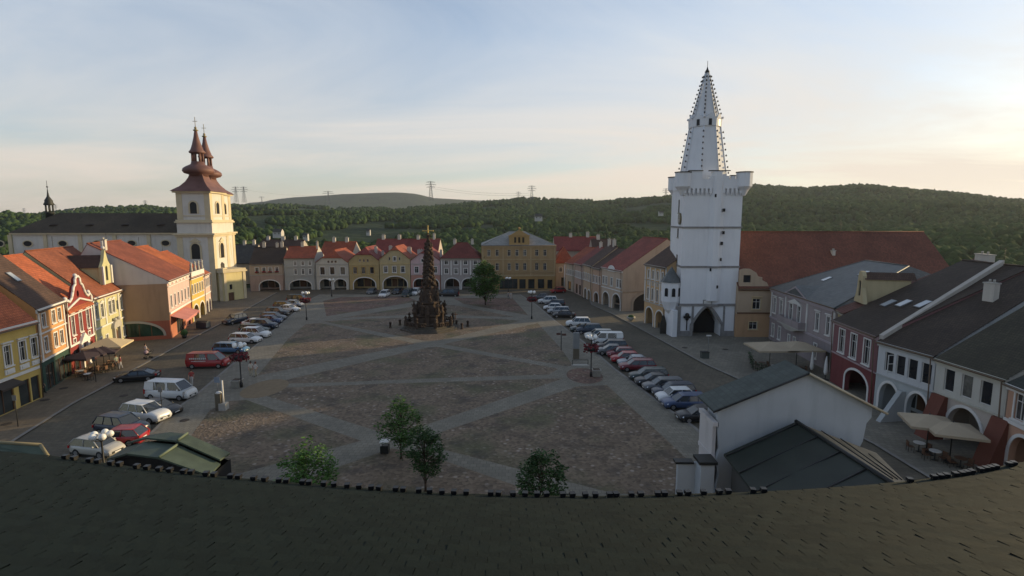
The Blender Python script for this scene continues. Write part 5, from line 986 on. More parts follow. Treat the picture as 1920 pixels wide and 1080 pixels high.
b.build('cloud_pillar', CS, col)
def statue(par, x, y, z, s, a, name='statue', arm=1, m=CS):
    b = MB(); M = Matrix.Translation((x, y, z)) @ Matrix.Rotation(a, 4, 'Z') @ Matrix.Scale(s, 4)
    b.lathe([(.34, 0), (.36, .1), (.30, .5), (.22, .95), (.27, 1.25), (.30, 1.42), (.12, 1.52), (.07, 1.58)], 9, M=M @ Matrix.Diagonal((1, .75, 1, 1))); b.ball((0, 0, 0), .13, 7, M=None) if False else b.lathe([(.02, 1.56), (.1, 1.6), (.13, 1.7), (.11, 1.8), (.02, 1.86)], 8, M=M)
    def tb(p, q, r0, r1): b.tube(M @ Vector(p), M @ Vector(q), r0 * s, r1 * s, 6)
    tb((.26, 0, 1.38), (.42, -.18, 1.1), .08, .06); tb((.42, -.18, 1.1), (.3 + .25 * arm, -.38, 1.15 + .35 * arm), .06, .04); tb((-.26, 0, 1.38), (-.38, -.12, 1.05), .08, .06); tb((-.38, -.12, 1.05), (-.16, -.32, 1.02), .06, .04); tb((-.2, .1, 1.3), (.3, -.15, .2), .11, .16); tb((.2, .1, 1.3), (-.2, -.2, .3), .09, .15)
    b.ball(tuple(M @ Vector((.3 + .27 * arm, -.4, 1.17 + .36 * arm))), .055 * s, 5)
    return b.build(name, m, par)
for k in range(6): a = k * math.pi / 3 + .2; statue(col, 2.65 * math.cos(a), 2.65 * math.sin(a), 2.75, 1.15, a + math.pi / 2, arm=k % 2)
for k in range(6): a = k * math.pi / 3 + .7; statue(col, 1.6 * math.cos(a), 1.6 * math.sin(a), 4.85, 1.05, a + math.pi / 2, arm=(k + 1) % 2)
for k in range(3): a = k * 2.1 + .3; statue(col, .95 * math.cos(a), .95 * math.sin(a), 7.4, .9, a + math.pi / 2)
for k in range(6):
    a = k * math.pi / 3 + math.pi / 6; bb = MB(); x, y = 2.6 * math.cos(a), 2.6 * math.sin(a); bb.lathe([(.55, .75), (.55, 1.0), (.4, 1.1), (.38, 2.7), (.5, 2.9), (.5, 3.2), (.3, 3.4), (.42, 3.8), (.1, 4.4)], 6, (x, y)); bb.build('buttress', CS, col)
statue(col, .0, .0, zt - .1, 1.0, 0, 'crowning_group')
b = MB(); zg = zC(448); ztop_ = zC(424); b.tube((0, 0, zt + .6), (0, 0, ztop_), .09, n=6); zm_ = ztop_ - .8; b.tube((-.85, 0, zm_), (.85, 0, zm_), .09, n=6)
for (x, z) in ((-.85, zm_), (.85, zm_), (0, ztop_)): b.ball((x, 0, z), .14, 5)
b.build('gilded_cross', GOLD, col)
b = MB(); n = 16
for k in range(n):
    a, a2 = 2 * math.pi * k / n, 2 * math.pi * (k + 1) / n
    if k == 12: continue
    for z, r in ((.95, .1), (1.45, .12)): b.tube((4.1 * math.cos(a), 4.1 * math.sin(a), z), (4.1 * math.cos(a2), 4.1 * math.sin(a2), z), r, n=5)
    for q_ in range(4): aa = a + (a2 - a) * q_ / 4; b.lathe([(.08, .9), (.13, 1.1), (.06, 1.25), (.1, 1.45)], 6, (4.1 * math.cos(aa), 4.1 * math.sin(aa)))
b.build('balustrade', CS, col)
for k in range(8): a = k * math.pi / 4 + .39; bb = MB(); bb.box(4.2 * math.cos(a) - .25, 4.2 * math.sin(a) - .25, .75, 4.2 * math.cos(a) + .25, 4.2 * math.sin(a) + .25, 1.7); bb.lathe([(.3, 1.7), (.12, 1.85), (.25, 2.05), (.28, 2.2), (.08, 2.5)], 7, (4.2 * math.cos(a), 4.2 * math.sin(a))); bb.build('railing_urn', CS, col)
b = MB(); b.tube((4.6, -1.0, 1.7), (4.6, -1.0, 3.0), .06); b.tube((4.2, -1.0, 2.6), (5.0, -1.0, 2.6), .06); b.build('small_cross', mat('rusty_iron', (.1, .045, .02), .8), col)
LB = ['leftmost stone bollard by the plague column', 'second stone bollard left of the plague column', 'stone bollard just right of the plague column', 'rightmost stone bollard by the plague column', 'middle stone bollard of the three right of the plague column']
for lb, (x, y) in zip(LB, ((732, 615), (750, 610), (856, 611), (877, 612), (866, 617))):
    p = P(x, y, .12); b = MB(); b.lathe([(.26, 0), (.28, .12), (.2, .2), (.19, .75), (.25, .85), (.22, .98), (.05, 1.1)], 8); o = b.build('bollard', CS, loc=(p.x, p.y, .12)); tag(o, lb, 'bollard', 'bollards round the plague column')
#@@CARS
# ================================================================== cars
TYRE = mat('tyre_rubber', (.015, .015, .015), .9, .2); RIM = mat('alloy_rim', (.35, .35, .36), .35, .1, metal=.7); HEADL = mat('headlight_glass', (.6, .62, .65), .1, .05, spec=.8); TAILL = mat('taillight_red', (.35, .02, .02), .25, .1); CARGL = mat('car_glass', (.02, .025, .03), .05, .2, spec=.8); PLATE = mat('plate_white', (.6, .6, .58), .6, .05)
def paint(name, c):
    return mat('paint_' + name, c, .3, .04, 1, spec=.6, metal=.0)
PA = {k: paint(k, c) for k, c in dict(white=(.62, .62, .60), silver=(.30, .31, .32), black=(.010, .010, .012), green=(.018, .032, .03), blue=(.035, .06, .13), skyblue=(.07, .16, .28), red=(.30, .018, .022), darkred=(.14, .012, .02), grey=(.09, .095, .10), brown=(.06, .045, .038), navy=(.015, .025, .045), cream=(.42, .40, .35)).items()}
KINDS = {  # length, width, height, belt z, roof (x0,x1), glass base (x0,x1), hood z
 'hatch': (4.0, 1.72, 1.48, .92, (-1.45, .35), (-1.95, 1.0), .95),
 'estate': (4.65, 1.8, 1.5, .93, (-2.0, .45), (-2.28, 1.2), .93),
 'suv': (4.55, 1.86, 1.72, 1.05, (-1.8, .4), (-2.2, 1.1), 1.08),
 'sedan': (4.6, 1.8, 1.44, .92, (-1.0, .35), (-1.75, 1.15), .93),
 'coupe': (4.5, 1.8, 1.32, .86, (-.9, .2), (-1.8, 1.1), .84),
 'van': (4.95, 1.92, 1.95, 1.12, (-2.35, 1.05), (-2.42, 1.85), 1.15)}
PROTO = {}
def car_proto(kind):
    L_, W2, H, bz, rx, gx, hz = KINDS[kind]; hw = W2 / 2; t = bpy.data.objects.new('parked_car', None); COL.objects.link(t)
    xs = [-L_ / 2, -L_ / 2 + .06, -L_ / 2 + .35, -1.3, -.4, .5, gx[1], gx[1] + .35, L_ / 2 - .45, L_ / 2 - .12, L_ / 2]
    def ztop(x):
        if x < gx[0]: return bz - .04 if kind in ('hatch', 'estate', 'suv', 'van') else bz + .02
        if x <= gx[1]: return bz
        u = (x - gx[1]) / (L_ / 2 - gx[1]); return hz - .25 * u ** 1.8 * (1 if kind != 'van' else 1.2)
    def wf(x): 
        u = abs(x) / (L_ / 2); return hw * (1 - .16 * max(0, u - .7) ** 1.3 / .3 ** 1.3)
    b = MB(); rings = []
    for x in xs:
        e = 1 if abs(x) < L_ / 2 - .03 else 0; w_ = wf(x); zt = ztop(x) if e else min(ztop(x), .72) ; zb = .2 if e else .36
        ring = [(-w_ * .86, zb), (-w_ * .97, .35 if e else .42), (-w_, .58), (-w_ * .985, zt - .16), (-w_ * .90, zt - .02), (-w_ * .6, zt + (.03 if x > gx[1] else 0)), (0, zt + (.045 if x > gx[1] else 0))]
        rings.append([(x, y, z) for y, z in ring] + [(x, -y, z) for y, z in ring[-2::-1]])
    n = len(rings[0]); vs = [v for r in rings for v in r]; fs = []
    for j in range(len(rings) - 1):
        for k in range(n): k2 = (k + 1) % n; fs.append((j * n + k, j * n + k2, (j + 1) * n + k2, (j + 1) * n + k)[::-1])
    fs.append(list(range(n))); fs.append([(len(rings) - 1) * n + k for k in range(n)][::-1]); b.add(vs, fs, 0, sm=True)
    # roof panel and pillars
    rw, bw = hw * .74, hw * .9
    x0, x1 = rx; g0, g1 = gx
    RP = [(x0 - .05, -rw * .96, H - .06), (x0 + .15, -rw, H), (x1 - .2, -rw, H), (x1 + .05, -rw * .96, H - .05)]
    vs = RP + [(x, -y, z) for x, y, z in RP] + [(x0 + .3, 0, H + .035), (x1 - .3, 0, H + .03), (x0 - .07, 0, H - .03), (x1 + .08, 0, H - .02)]
    b.add(vs, [(1, 2, 9, 8)[::1], (5, 8, 9, 6)[::1], (0, 1, 8, 10), (4, 10, 8, 5), (2, 3, 11, 9), (6, 9, 11, 7)])
    for s in (-1, 1):
        for (xa, xb) in ((g0, x0), (g1, x1)): b.tube((xa, s * bw, bz), (xb, s * rw * .97, H - .03), .045, n=4)
        for f in ((.5,) if kind in ('coupe', 'hatch') else (.33, .66)):
            xa = g0 + (g1 - g0) * f; xb = x0 + (x1 - x0) * f; b.tube((xa, s * (bw + .01), bz), (xb, s * rw, H - .03), .035, n=4)
        if kind == 'van': k_ = s * .02; b.add([(g0, s * bw + k_, bz), (-1.35, s * bw + k_, bz), (-1.35, s * rw + k_, H - .04), (x0, s * rw + k_, H - .04)], [(0, 1, 2, 3) if s < 0 else (3, 2, 1, 0)]); b.add([(.0, s * bw + k_, bz), (.28, s * bw + k_, bz), (.22, s * rw + k_, H - .04), (.0, s * rw + k_, H - .04)], [(0, 1, 2, 3) if s < 0 else (3, 2, 1, 0)])
        b.tube((x0, s * rw, H - .02), (x1, s * rw, H - .02), .04, n=4)
        b.ball((g1 - .35, s * (hw + .08), bz + .08), .09, 5)
    body = b.build('body', PA['white'], t)
    g = MB(); A = [(g0, -bw, bz - .01), (g1, -bw, bz - .01), (x1, -rw * .97, H - .04), (x0, -rw * .97, H - .04)]; vs = A + [(x, -y, z) for x, y, z in A]
    g.add(vs, [(0, 1, 2, 3), (7, 6, 5, 4), (1, 5, 6, 2), (4, 0, 3, 7)]); g.build('windows', CARGL, t)
    lowb = MB(); lowb.box(-L_ / 2 + .15, -hw * .93, .17, L_ / 2 - .15, hw * .93, .3); lowb.box(L_ / 2 - .08, -.5, .38, L_ / 2 + .012, .5, .56); lowb.build('underbody', DARK, t)
    pm = MB(); pm.box(L_ / 2 + .013, -.26, .4, L_ / 2 + .025, .26, .5); pm.build('number_plate', PLATE, t); pm = MB(); pm.box(-L_ / 2 - .02, -.26, .55, -L_ / 2 - .004, .26, .66); pm.build('number_plate', PLATE, t)
    for s in (-1, 1):
        h_ = MB(); h_.add([(L_ / 2 - .38, s * hw * .93, .74), (L_ / 2 - .03, s * hw * .62, .66), (L_ / 2 + .01, s * hw * .62, .56), (L_ / 2 - .3, s * hw * .975, .6)], [(0, 1, 2, 3) if s < 0 else (3, 2, 1, 0)]); h_.build('headlight', HEADL, t)
        h_ = MB(); h_.box(-L_ / 2 - .012, s * hw * .8 - .12, .66, -L_ / 2 + .12, s * hw * .8 + .12, .88 if kind != 'van' else 1.2); h_.build('taillight', TAILL, t)
        for xw in (-L_ / 2 + .82, L_ / 2 - .86):
            a = MB(); M = Matrix.Translation((0, 0, 0)) @ Matrix.Rotation(R(90), 4, 'X'); a.lathe([(.26, -.1), (.325, -.09), (.33, .09), (.26, .1)], 14, M=M, sm=False); wh = a.build('wheel', TYRE, t, (xw, s * (hw - .09), .33))
            a = MB(); a.lathe([(.2, -.105), (.2, .105)], 10, M=M, sm=False); a.build('rim', RIM, wh)
    return t
def copy_tree(o, parent=None):
    c = o.copy(); COL.objects.link(c); c.parent = parent
    for ch_ in o.children: copy_tree(ch_, c)
    return c
used = {}
def car(kind, color, px, py, ang, label, group=None, name='parked_car', sc_=1.0, z=0):
    if kind not in PROTO: PROTO[kind] = car_proto(kind); t = PROTO[kind]
    else: t = copy_tree(PROTO[kind])
    p = P(px, py, z); t.location = p; t.rotation_euler = (0, 0, R(ang)); t.scale = (sc_,) * 3; tag(t, label, 'car' if kind != 'van' else 'van', group)
    t.name = name
    b = [c for c in t.children if c.name.startswith('body')][0]; b.material_slots[0].link = 'OBJECT'; b.material_slots[0].material = PA[color]
    return t
GL = 'cars parked at an angle along the left kerb of the square'; GRR = 'cars parked along the right kerb of the square'
S = 1.0
for a in [
 ('hatch', 'cream', 184, 851, -12, 'old cream hatchback nearest on the left, half behind the white lamp globes'),
 ('hatch', 'red', 226, 832, 186, 'bright red hatchback with its tail to the square, beside the cream hatchback'),
 ('suv', 'navy', 230, 812, -12, 'blue black off-road wagon with chrome bumper between the red hatchback and a white car'),
 ('suv', 'white', 274, 787, -14, 'boxy white wagon right behind the blue black off-road wagon'),
 ('sedan', 'black', 296, 776, -12, 'black car with a pale nose between the boxy white wagon and the white van'),
 ('van', 'white', 322, 746, -6, 'white van with dark side windows at the left kerb'),
 ('van', 'red', 392, 688, 4, 'red delivery van with white lettering near the left lamp'),
 ('estate', 'skyblue', 434, 661, -2, 'light blue estate car behind the left lamp globes'),
 ('estate', 'white', 461, 642, -4, 'white estate car parked just beyond the light blue one'),
 ('suv', 'white', 480, 633, -4, 'white car beyond the white estate, next to a dark green one'),
 ('estate', 'green', 478, 624, -4, 'dark green estate in the left row behind two white cars'),
 ('suv', 'navy', 496, 616, -4, 'dark blue off-road car beside the white pick-up in the left row'),
 ('sedan', 'white', 480, 612, -4, 'white pick-up sized car sticking out behind the dark blue one'),
 ('hatch', 'blue', 509, 606, -6, 'steel blue hatchback in the middle of the left row'),
 ('estate', 'grey', 514, 600, -6, 'dark grey estate in the left row beyond the steel blue hatchback'),
 ('suv', 'black', 521, 592, -6, 'large black car with a shiny nose in the left row'),
 ('sedan', 'white', 541, 584, -8, 'white saloon near the far end of the left row'),
 ('estate', 'brown', 535, 578, -8, 'dark brown estate with pale roof edge at the far end of the left row'),
 ('hatch', 'silver', 552, 575, -8, 'silver hatchback whose nose shows behind the white saloon'),
 ('van', 'green', 560, 568, -6, 'dark green van at the far end of the left row')]:
    car(*a, group=GL, sc_=S)
car('coupe', 'black', 258, 713, 195, 'low black coupe driving along the road in front of the cafe', name='moving_car', sc_=S)
car('suv', 'navy', 441, 606, 250, 'dark blue car driving towards us along the church pavement', name='moving_car', sc_=S)
for a in [
 ('sedan', 'grey', 1016, 561, 176, 'dark silver saloon, farthest of the right row behind the lamp globes'),
 ('suv', 'white', 1027, 569, 176, 'white car, second from the far end of the right row'),
 ('estate', 'black', 1040, 574, 176, 'black estate between two white cars at the far end of the right row'),
 ('hatch', 'white', 1036, 581, 176, 'white hatchback at the far end of the right row'),
 ('estate', 'silver', 1047, 588, 176, 'silver estate in the far right row before the gap'),
 ('sedan', 'black', 1057, 595, 176, 'black saloon at the near end of the far right group'),
 ('suv', 'white', 1084, 612, 176, 'white car with black roof first after the gap in the right row'),
 ('sedan', 'green', 1093, 622, 178, 'dark green saloon behind the white globes in the right row'),
 ('suv', 'navy', 1104, 625, 178, 'navy car tucked behind the dark green saloon in the right row'),
 ('estate', 'cream', 1122, 634, 178, 'cream roofed estate next to the right lamp'),
 ('van', 'white', 1138, 645, 178, 'white roofed van in the middle of the right row'),
 ('estate', 'brown', 1146, 655, 178, 'brown estate between the white van and a dark grey car'),
 ('sedan', 'grey', 1146, 664, 178, 'dark grey saloon in front of the right lamp'),
 ('hatch', 'darkred', 1164, 670, 180, 'deep red hatchback, first of the red cars in the right row'),
 ('hatch', 'red', 1172, 679, 180, 'bright red hatchback in the right row beside the silver saloon'),
 ('sedan', 'silver', 1190, 686, 180, 'silver saloon squeezed between the red cars of the right row'),
 ('estate', 'darkred', 1194, 694, 180, 'dark red estate, last before the gap in the right row'),
 ('estate', 'green', 1215, 712, 181, 'dark green estate, first after the gap by the dark red one'),
 ('sedan', 'black', 1227, 722, 181, 'black saloon, second in the near group of the right row'),
 ('estate', 'grey', 1243, 732, 181, 'grey estate in the middle of the near right group'),
 ('estate', 'navy', 1262, 742, 182, 'navy estate with roof rails beside the white hatchback'),
 ('hatch', 'white', 1265, 752, 182, 'small white hatchback in the near right group'),
 ('estate', 'blue', 1283, 764, 182, 'dark blue estate partly behind the white gabled hall'),
 ('sedan', 'black', 1312, 788, 184, 'black saloon nearest on the right, tail hidden by the hall')]:
    car(*a, group=GRR, sc_=.97)
for a in [('hatch', 'grey', 697, 551, 265, 'dark hatchback parked before the ochre yellow arch'), ('suv', 'white', 721, 557, 265, 'white off-road car facing us before the golden yellow house'), ('estate', 'black', 745, 551, 265, 'black estate parked in the wide arch of the golden yellow house'), ('van', 'green', 764, 556, 265, 'dark green van left of the plague column'),
          ('suv', 'white', 779, 553, 265, 'white car peeping out beside the plague column'), ('van', 'black', 842, 556, 180, 'long black van parked before the light grey arcades'), ('hatch', 'red', 1046, 549, 200, 'small red car at the corner of the side street')]:
    car(*a, group='cars parked before the far arcades', sc_=1.0)
# white lettering on the red van
rv = [o for o in COL.objects if o.get('label', '').startswith('red delivery van')][0]
b = MB(); 
for k in range(9): b.box(-1.9 + k * .24, -.99, 1.28, -1.9 + k * .24 + .17, -.972, 1.46)
b.box(-1.7, -.99, .98, .1, -.972, 1.05); b.build('side_lettering', PLATE, rv)
# ================================================================== lamps
GLOBE = mat('opal_globe', (.72, .72, .68), .35, .03, spec=.5); FLW = mat('dark_red_flowers', (.12, .02, .025), .9, .5, 6, kind='leaf'); POST = mat('lamp_iron', (.02, .02, .02), .5, .2)
def lamp(px, py, label, H=4.9, ng=5, basket=True, z=.12, box=None, gcol=None, group='street lamps with clusters of white globes'):
    p = P(px, py, z); t = thing('street_lamp', label, 'street lamp', p, 0, group)
    b = MB(); b.lathe([(.16, 0), (.16, .5), (.08, .6), (.06, H - .5), (.045, H)], 8)
    for k in range(ng): a = 2 * math.pi * k / ng + .5; b.tube((0, 0, H - .5), (.55 * math.cos(a), .55 * math.sin(a), H - .25), .03, n=5)
    b.build('post', POST, t)
    for k in range(ng): a = 2 * math.pi * k / ng + .5; g = MB(); g.ball((.55 * math.cos(a), .55 * math.sin(a), H), .25, 9); g.build('globe', GLOBE, t)
    if basket:
        f = MB(); f.lathe([(.35, H - 1.75), (.75, H - 1.55), (.8, H - 1.2)], 12, mi=0); rnd = random.Random(px)
        for _ in range(160): a = rnd.uniform(0, 6.3); r = rnd.uniform(.3, 1.0); f.ball((r * math.cos(a), r * math.sin(a), H - rnd.uniform(1.0, 1.75)), rnd.uniform(.07, .14), 4, 1)
        f.build('flower_basket', [DARK, FLW], t)
    return t
lamp(453, 726, 'street lamp with red flower basket beside the tan gravel roundel')
lamp(1108, 706, 'street lamp with red flower basket in front of the right parking row')
lamp(575, 600, 'street lamp at the far end of the left parking row', H=5.2)
lamp(997, 598, 'street lamp at the far end of the right parking row', H=5.2)
lamp(622, 556, 'street lamp without basket before the cream white gabled house', H=4.2, ng=3, basket=False)
lamp(953, 556, 'street lamp without basket before the ochre building', H=4.6, ng=4, basket=False)
lamp(197, 893, 'street lamp in front of the cream hatchback, post hidden behind our roof', H=3.2, ng=5, basket=False)
# ================================================================== people
def person(px, py, label, shirt, legs, face=0, hair=(.05, .03, .02), stride=.18, arm=.25, sit=False, z=.12, skirt=False, s=1.0, hold=None):
    p = P(px, py, z)
    V = [(0, 0, .98), (0, 0, 1.15), (0, 0, 1.38), (0, 0, 1.50), (0, .0, 1.60), (0, .01, 1.72)]
    rad = [(.155, .12), (.135, .10), (.175, .11), (.06, .06), (.085, .095), (.075, .09)]; E = [(0, 1), (1, 2), (2, 3), (3, 4), (4, 5)]
    def add(v, r, to): V.append(v); rad.append(r); E.append((to, len(V) - 1)); return len(V) - 1
    mats_ = {}
    for sx in (-1, 1):
        st = stride * sx
        if sit: k = add((sx * .11, -.1, .93), (.10, .10), 0); k2 = add((sx * .13, -.48, .52 + .0), (.07, .07), k); k3 = add((sx * .13, -.46, .1), (.045, .045), k2); k4 = add((sx * .14, -.6, .04), (.04, .035), k3)
        else: k = add((sx * .10, 0, .88), (.095, .10), 0); k2 = add((sx * .10, -st * .5 - .02, .5), (.065, .065), k); k3 = add((sx * .10, -st, .09), (.042, .045), k2); k4 = add((sx * .11, -st - .17, .04), (.04, .032), k3)
        a = add((sx * .19, 0, 1.41), (.06, .06), 2); a2 = add((sx * .25, arm * sx * .4 + .02, 1.13), (.045, .045), a); a3 = add((sx * .24, arm * sx * .4 - .18, .92), (.032, .032), a2); a4 = add((sx * .24, arm * sx * .4 - .22, .84), (.036, .022), a3)
        for f in range(4): 
            f1 = add((sx * .24 + (f - 1.5) * .017, arm * sx * .4 - .235, .79 - (.006 if f in (0, 3) else 0)), (.0095, .0095), a4); add((sx * .24 + (f - 1.5) * .018, arm * sx * .4 - .225, .75 + (.01 if f == 3 else 0)), (.0085, .0085), f1)
        add((sx * .24 - sx * .04, arm * sx * .4 - .25, .81), (.011, .011), a4)
    me = bpy.data.meshes.new('person'); me.from_pydata(V, E, []); o = bpy.data.objects.new('person', me); COL.objects.link(o)
    m = o.modifiers.new('skin', 'SKIN'); sv_ = me.skin_vertices[0].data if me.skin_vertices else None
    if sv_ is None:
        bm = bmesh.new(); bm.from_mesh(me); bm.verts.layers.skin.verify(); bm.to_mesh(me); bm.free(); sv_ = me.skin_vertices[0].data
    for i, r in enumerate(rad): sv_[i].radius = r
    sv_[0].use_root = True; m.use_smooth_shade = True; ss = o.modifiers.new('sub', 'SUBSURF'); ss.levels = 1; ss.render_levels = 1
    bpy.context.view_layer.update(); ev = o.evaluated_get(bpy.context.evaluated_depsgraph_get()); nm = bpy.data.meshes.new_from_object(ev); o.modifiers.clear(); o.data = nm
    SK = mat('skin', (.42, .24, .16), .6, .05); SH = mat('cloth_%d%d%d' % tuple(int(c * 99) for c in shirt), shirt, .9, .1); LG = mat('cloth_%d%d%d' % tuple(int(c * 99) for c in legs), legs, .9, .1); HR = mat('hair_%d' % int(hair[0] * 999), hair, .7, .2); BT = BLACKM
    nm.materials.clear()
    for q in (SK, SH, LG, BT, HR): nm.materials.append(q)
    for f in nm.polygons:
        c = f.center; i = 0
        if c.z < .1 : i = 3
        elif c.z < (.98 if not sit else .95) and abs(c.x) < .20: i = 2 if not (skirt and c.z < .5) else 0
        elif c.z < 1.49 and (abs(c.x) < .21 or c.z > 1.18): i = 1
        f.material_index = i; f.use_smooth = True
    o.location = p; o.rotation_euler = (0, 0, R(face)); o.scale = (s, s, s); tag(o, label, 'person')
    h_ = MB(); h_.add([], []); 
    h_.lathe([(.045, 1.58), (.10, 1.62), (.108, 1.7), (.1, 1.77), (.06, 1.82), (.01, 1.835)], 10, (0, .022)); hm = h_.build('hair', HR, o)
    fc = MB(); 
    for sx in (-1, 1): fc.ball((sx * .033, -.088, 1.665), .012, 5, 0)
    fc.build('eyes', BLACKM, o); fc = MB(); fc.ball((0, -.104, 1.64), .016, 5); fc.build('nose', SK, o); fc = MB(); fc.box(-.025, -.098, 1.595, .025, -.088, 1.603); fc.build('mouth', mat('lips', (.3, .08, .07), .6), o)
    for sx in (-1, 1): e_ = MB(); e_.ball((sx * .088, 0, 1.66), .022, 5); e_.build('ear', SK, o)
    return o
person(360, 722, 'person in red top with white trousers standing between the white and the red van', (.35, .06, .05), (.5, .48, .45), 20, z=0, s=1.05)
person(471, 705, 'person in light shirt, left of the pair beside the gravel roundel', (.55, .5, .42), (.4, .36, .25), 30, s=1.02)
person(480, 706, 'person in white top with orange bag, right of the pair beside the gravel roundel', (.6, .55, .5), (.35, .3, .2), -30, hair=(.12, .03, .02), s=1.02)
person(219, 691, 'person in pale green top standing at the edge of the cafe terrace', (.25, .28, .22), (.05, .05, .06), 60)
person(227, 692, 'person in dark red top standing at the edge of the cafe terrace', (.2, .05, .06), (.3, .3, .32), -60)
person(274, 668, 'person in white top pushing a pram along the sunlit pavement', (.55, .5, .5), (.06, .06, .08), 150)
person(81, 738, 'person in black leaning beside the shop door of the orange house', (.02, .02, .025), (.02, .02, .025), 90)
person(953, 560, 'person in pale coat, left of the pair near the ochre building', (.35, .33, .3), (.2, .2, .2), 10)
person(958, 561, 'person in white dress, right of the pair near the ochre building', (.5, .48, .45), (.45, .42, .4), -20)
# pram
p = P(278, 672, .12); t = thing('pram', 'dark pram with light hood on the sunlit pavement', 'pram', p, R(150))
b = MB(); b.lathe([(.12, .5), (.28, .62), (.32, .85)], 8, M=Matrix.Diagonal((1, 1.6, 1, 1))); b.build('carrycot', DARK, t); b = MB(); b.ball((0, .22, .88), .3, 7); b.build('hood', mat('lilac_cloth', (.3, .22, .25)), t)
for x in (-.25, .25):
    for y in (-.35, .35): b = MB(); b.tube((x - .02, y, .14), (x + .02, y, .14), .14, n=10); b.build('wheel', TYRE, t)
b = MB(); b.tube((-.22, -.4, .8), (-.22, -.7, 1.05), .02); b.tube((.22, -.4, .8), (.22, -.7, 1.05), .02); b.tube((-.22, -.7, 1.05), (.22, -.7, 1.05), .025); b.tube((0, 0, .5), (0, .3, .2), .03); b.tube((0, 0, .5), (0, -.3, .2), .03); b.build('handle', DARK, t)
# ================================================================== umbrellas, terraces
def umbrella(px, py, half, top, low, label, m=CREAMCLOTH, z=.12, rz=0.0, hx=None, group=None):
    p = P(px, py, z); t = thing('parasol', label, 'parasol', p, rz, group); hx = hx or half
    b = MB(); vs = [(-hx, -half, low), (hx, -half, low), (hx, half, low), (-hx, half, low), (0, 0, top)]; b.add(vs, [(0, 1, 4), (1, 2, 4), (2, 3, 4), (3, 0, 4)]); b.add([(x, y, z - .05) for x, y, z in vs], [(1, 0, 4), (2, 1, 4), (3, 2, 4), (0, 3, 4)])
    for i in range(4): a, c = vs[i], vs[(i + 1) % 4]; b.add([a, c, (c[0], c[1], low - .2), (a[0], a[1], low - .2)], [(0, 1, 2, 3)][::1])
    b.build('canopy', m, t); b = MB(); b.tube((0, 0, 0), (0, 0, top + .1), .045); b.box(-.4, -.4, 0, .4, .4, .1); b.build('pole', DARK, t)
    b = MB()
    for v in vs[:4]: b.tube((0, 0, low - .1), (v[0] * .96, v[1] * .96, low - .02), .02, n=4); b.tube((0, 0, low - .8), (v[0] * .5, v[1] * .5, (low + top) / 2 - .1), .018, n=4)
    b.build('rib', DARK, t); return t
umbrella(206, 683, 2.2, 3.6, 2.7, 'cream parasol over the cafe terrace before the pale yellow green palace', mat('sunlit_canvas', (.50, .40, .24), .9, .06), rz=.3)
for i, (x, y, lb) in enumerate(((160, 702, 'dark brown parasol nearest the maroon house portal'), (182, 694, 'dark purple grey parasol left of the cream one'), (196, 691, 'low dark parasol tucked under the cream one'))): umbrella(x, y, 1.7, 2.9, 2.35, lb, mat('dusk_canvas', (.05, .035, .038), .9, .1), rz=.2 * i, group='dark parasols of the left cafe')
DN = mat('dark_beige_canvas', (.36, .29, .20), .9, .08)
umbrella(1442, 692, 2.3, 3.6, 2.9, 'large beige parasol, left one of the joined pair before the mauve palace', DN, hx=2.4, group='beige terrace parasols')
umbrella(1492, 692, 2.3, 3.65, 2.95, 'large beige parasol, right one of the joined pair before the mauve palace', DN, hx=2.3, group='beige terrace parasols')
umbrella(1736, 850, 1.7, 3.3, 2.7, 'beige parasol by the left red buttress on the arcade pavement', DN, rz=-.35, group='beige terrace parasols')
umbrella(1780, 866, 1.7, 3.25, 2.7, 'beige parasol by the right red buttress on the arcade pavement', DN, rz=-.35, group='beige terrace parasols')
for (x, y, lb) in ((1521, 702, 'closed white parasol standing right of the open beige pair'), (1547, 712, 'closed white parasol close to the yellowish house corner')):
    p = P(x, y, .12); t = thing('closed_parasol', lb, 'parasol', p); b = MB(); b.lathe([(.12, .6), (.24, .9), (.2, 1.8), (.1, 2.6), (.03, 2.9)], 8); b.build('canopy', WHITE, t); b = MB(); b.tube((0, 0, 0), (0, 0, 3.0), .035); b.box(-.3, -.3, 0, .3, .3, .08); b.build('pole', DARK, t)
# tables and chairs
def table(px, py, label, a=0, cl=False, group='terrace tables'):
    p = P(px, py, .12); t = thing('terrace_table', label, 'table', p, a, group); b = MB(); b.lathe([(.42, .72), (.42, .76)], 12, sm=False); b.build('tabletop', WHITE if cl else WOOD, t); b = MB(); b.lathe([(.25, 0), (.05, .06), (.04, .72)], 8); b.build('pedestal', DARK, t)
def chair(px, py, label, a=0, group='terrace chairs'):
    p = P(px, py, .12); t = thing('terrace_chair', label, 'chair', p, a, group); b = MB(); b.box(-.22, -.22, .43, .22, .22, .47); b.build('seat', WOOD, t); b = MB(); b.box(-.22, .2, .5, .22, .24, .9); b.build('backrest', WOOD, t)
    for x in (-.2, .2):
        for y in (-.2, .2): b = MB(); b.tube((x, y, 0), (x, y, .9 if y > 0 else .43), .02, n=5); b.build('leg', DARK, t)
TL_ = [(152, 706, 'white'), (165, 712, 'white'), (178, 700, 'dark'), (192, 698, 'dark'), (205, 693, 'dark'), (212, 687, 'dark')]
for i, (x, y, c) in enumerate(TL_):
    nm = ['white cafe table nearest the maroon portal', 'white cafe table at the kerb side of the left cafe', 'dark cafe table under the brown parasol', 'dark cafe table under the purple grey parasol', 'dark cafe table under the near edge of the cream parasol', 'dark cafe table under the far edge of the cream parasol'][i]
    table(x, y, nm, cl=c == 'white'); chair(x - 5, y + 1, 'chair left of the ' + nm.replace('cafe ', ''), 1.3); chair(x + 5, y + 1, 'chair right of the ' + nm.replace('cafe ', ''), -1.5)
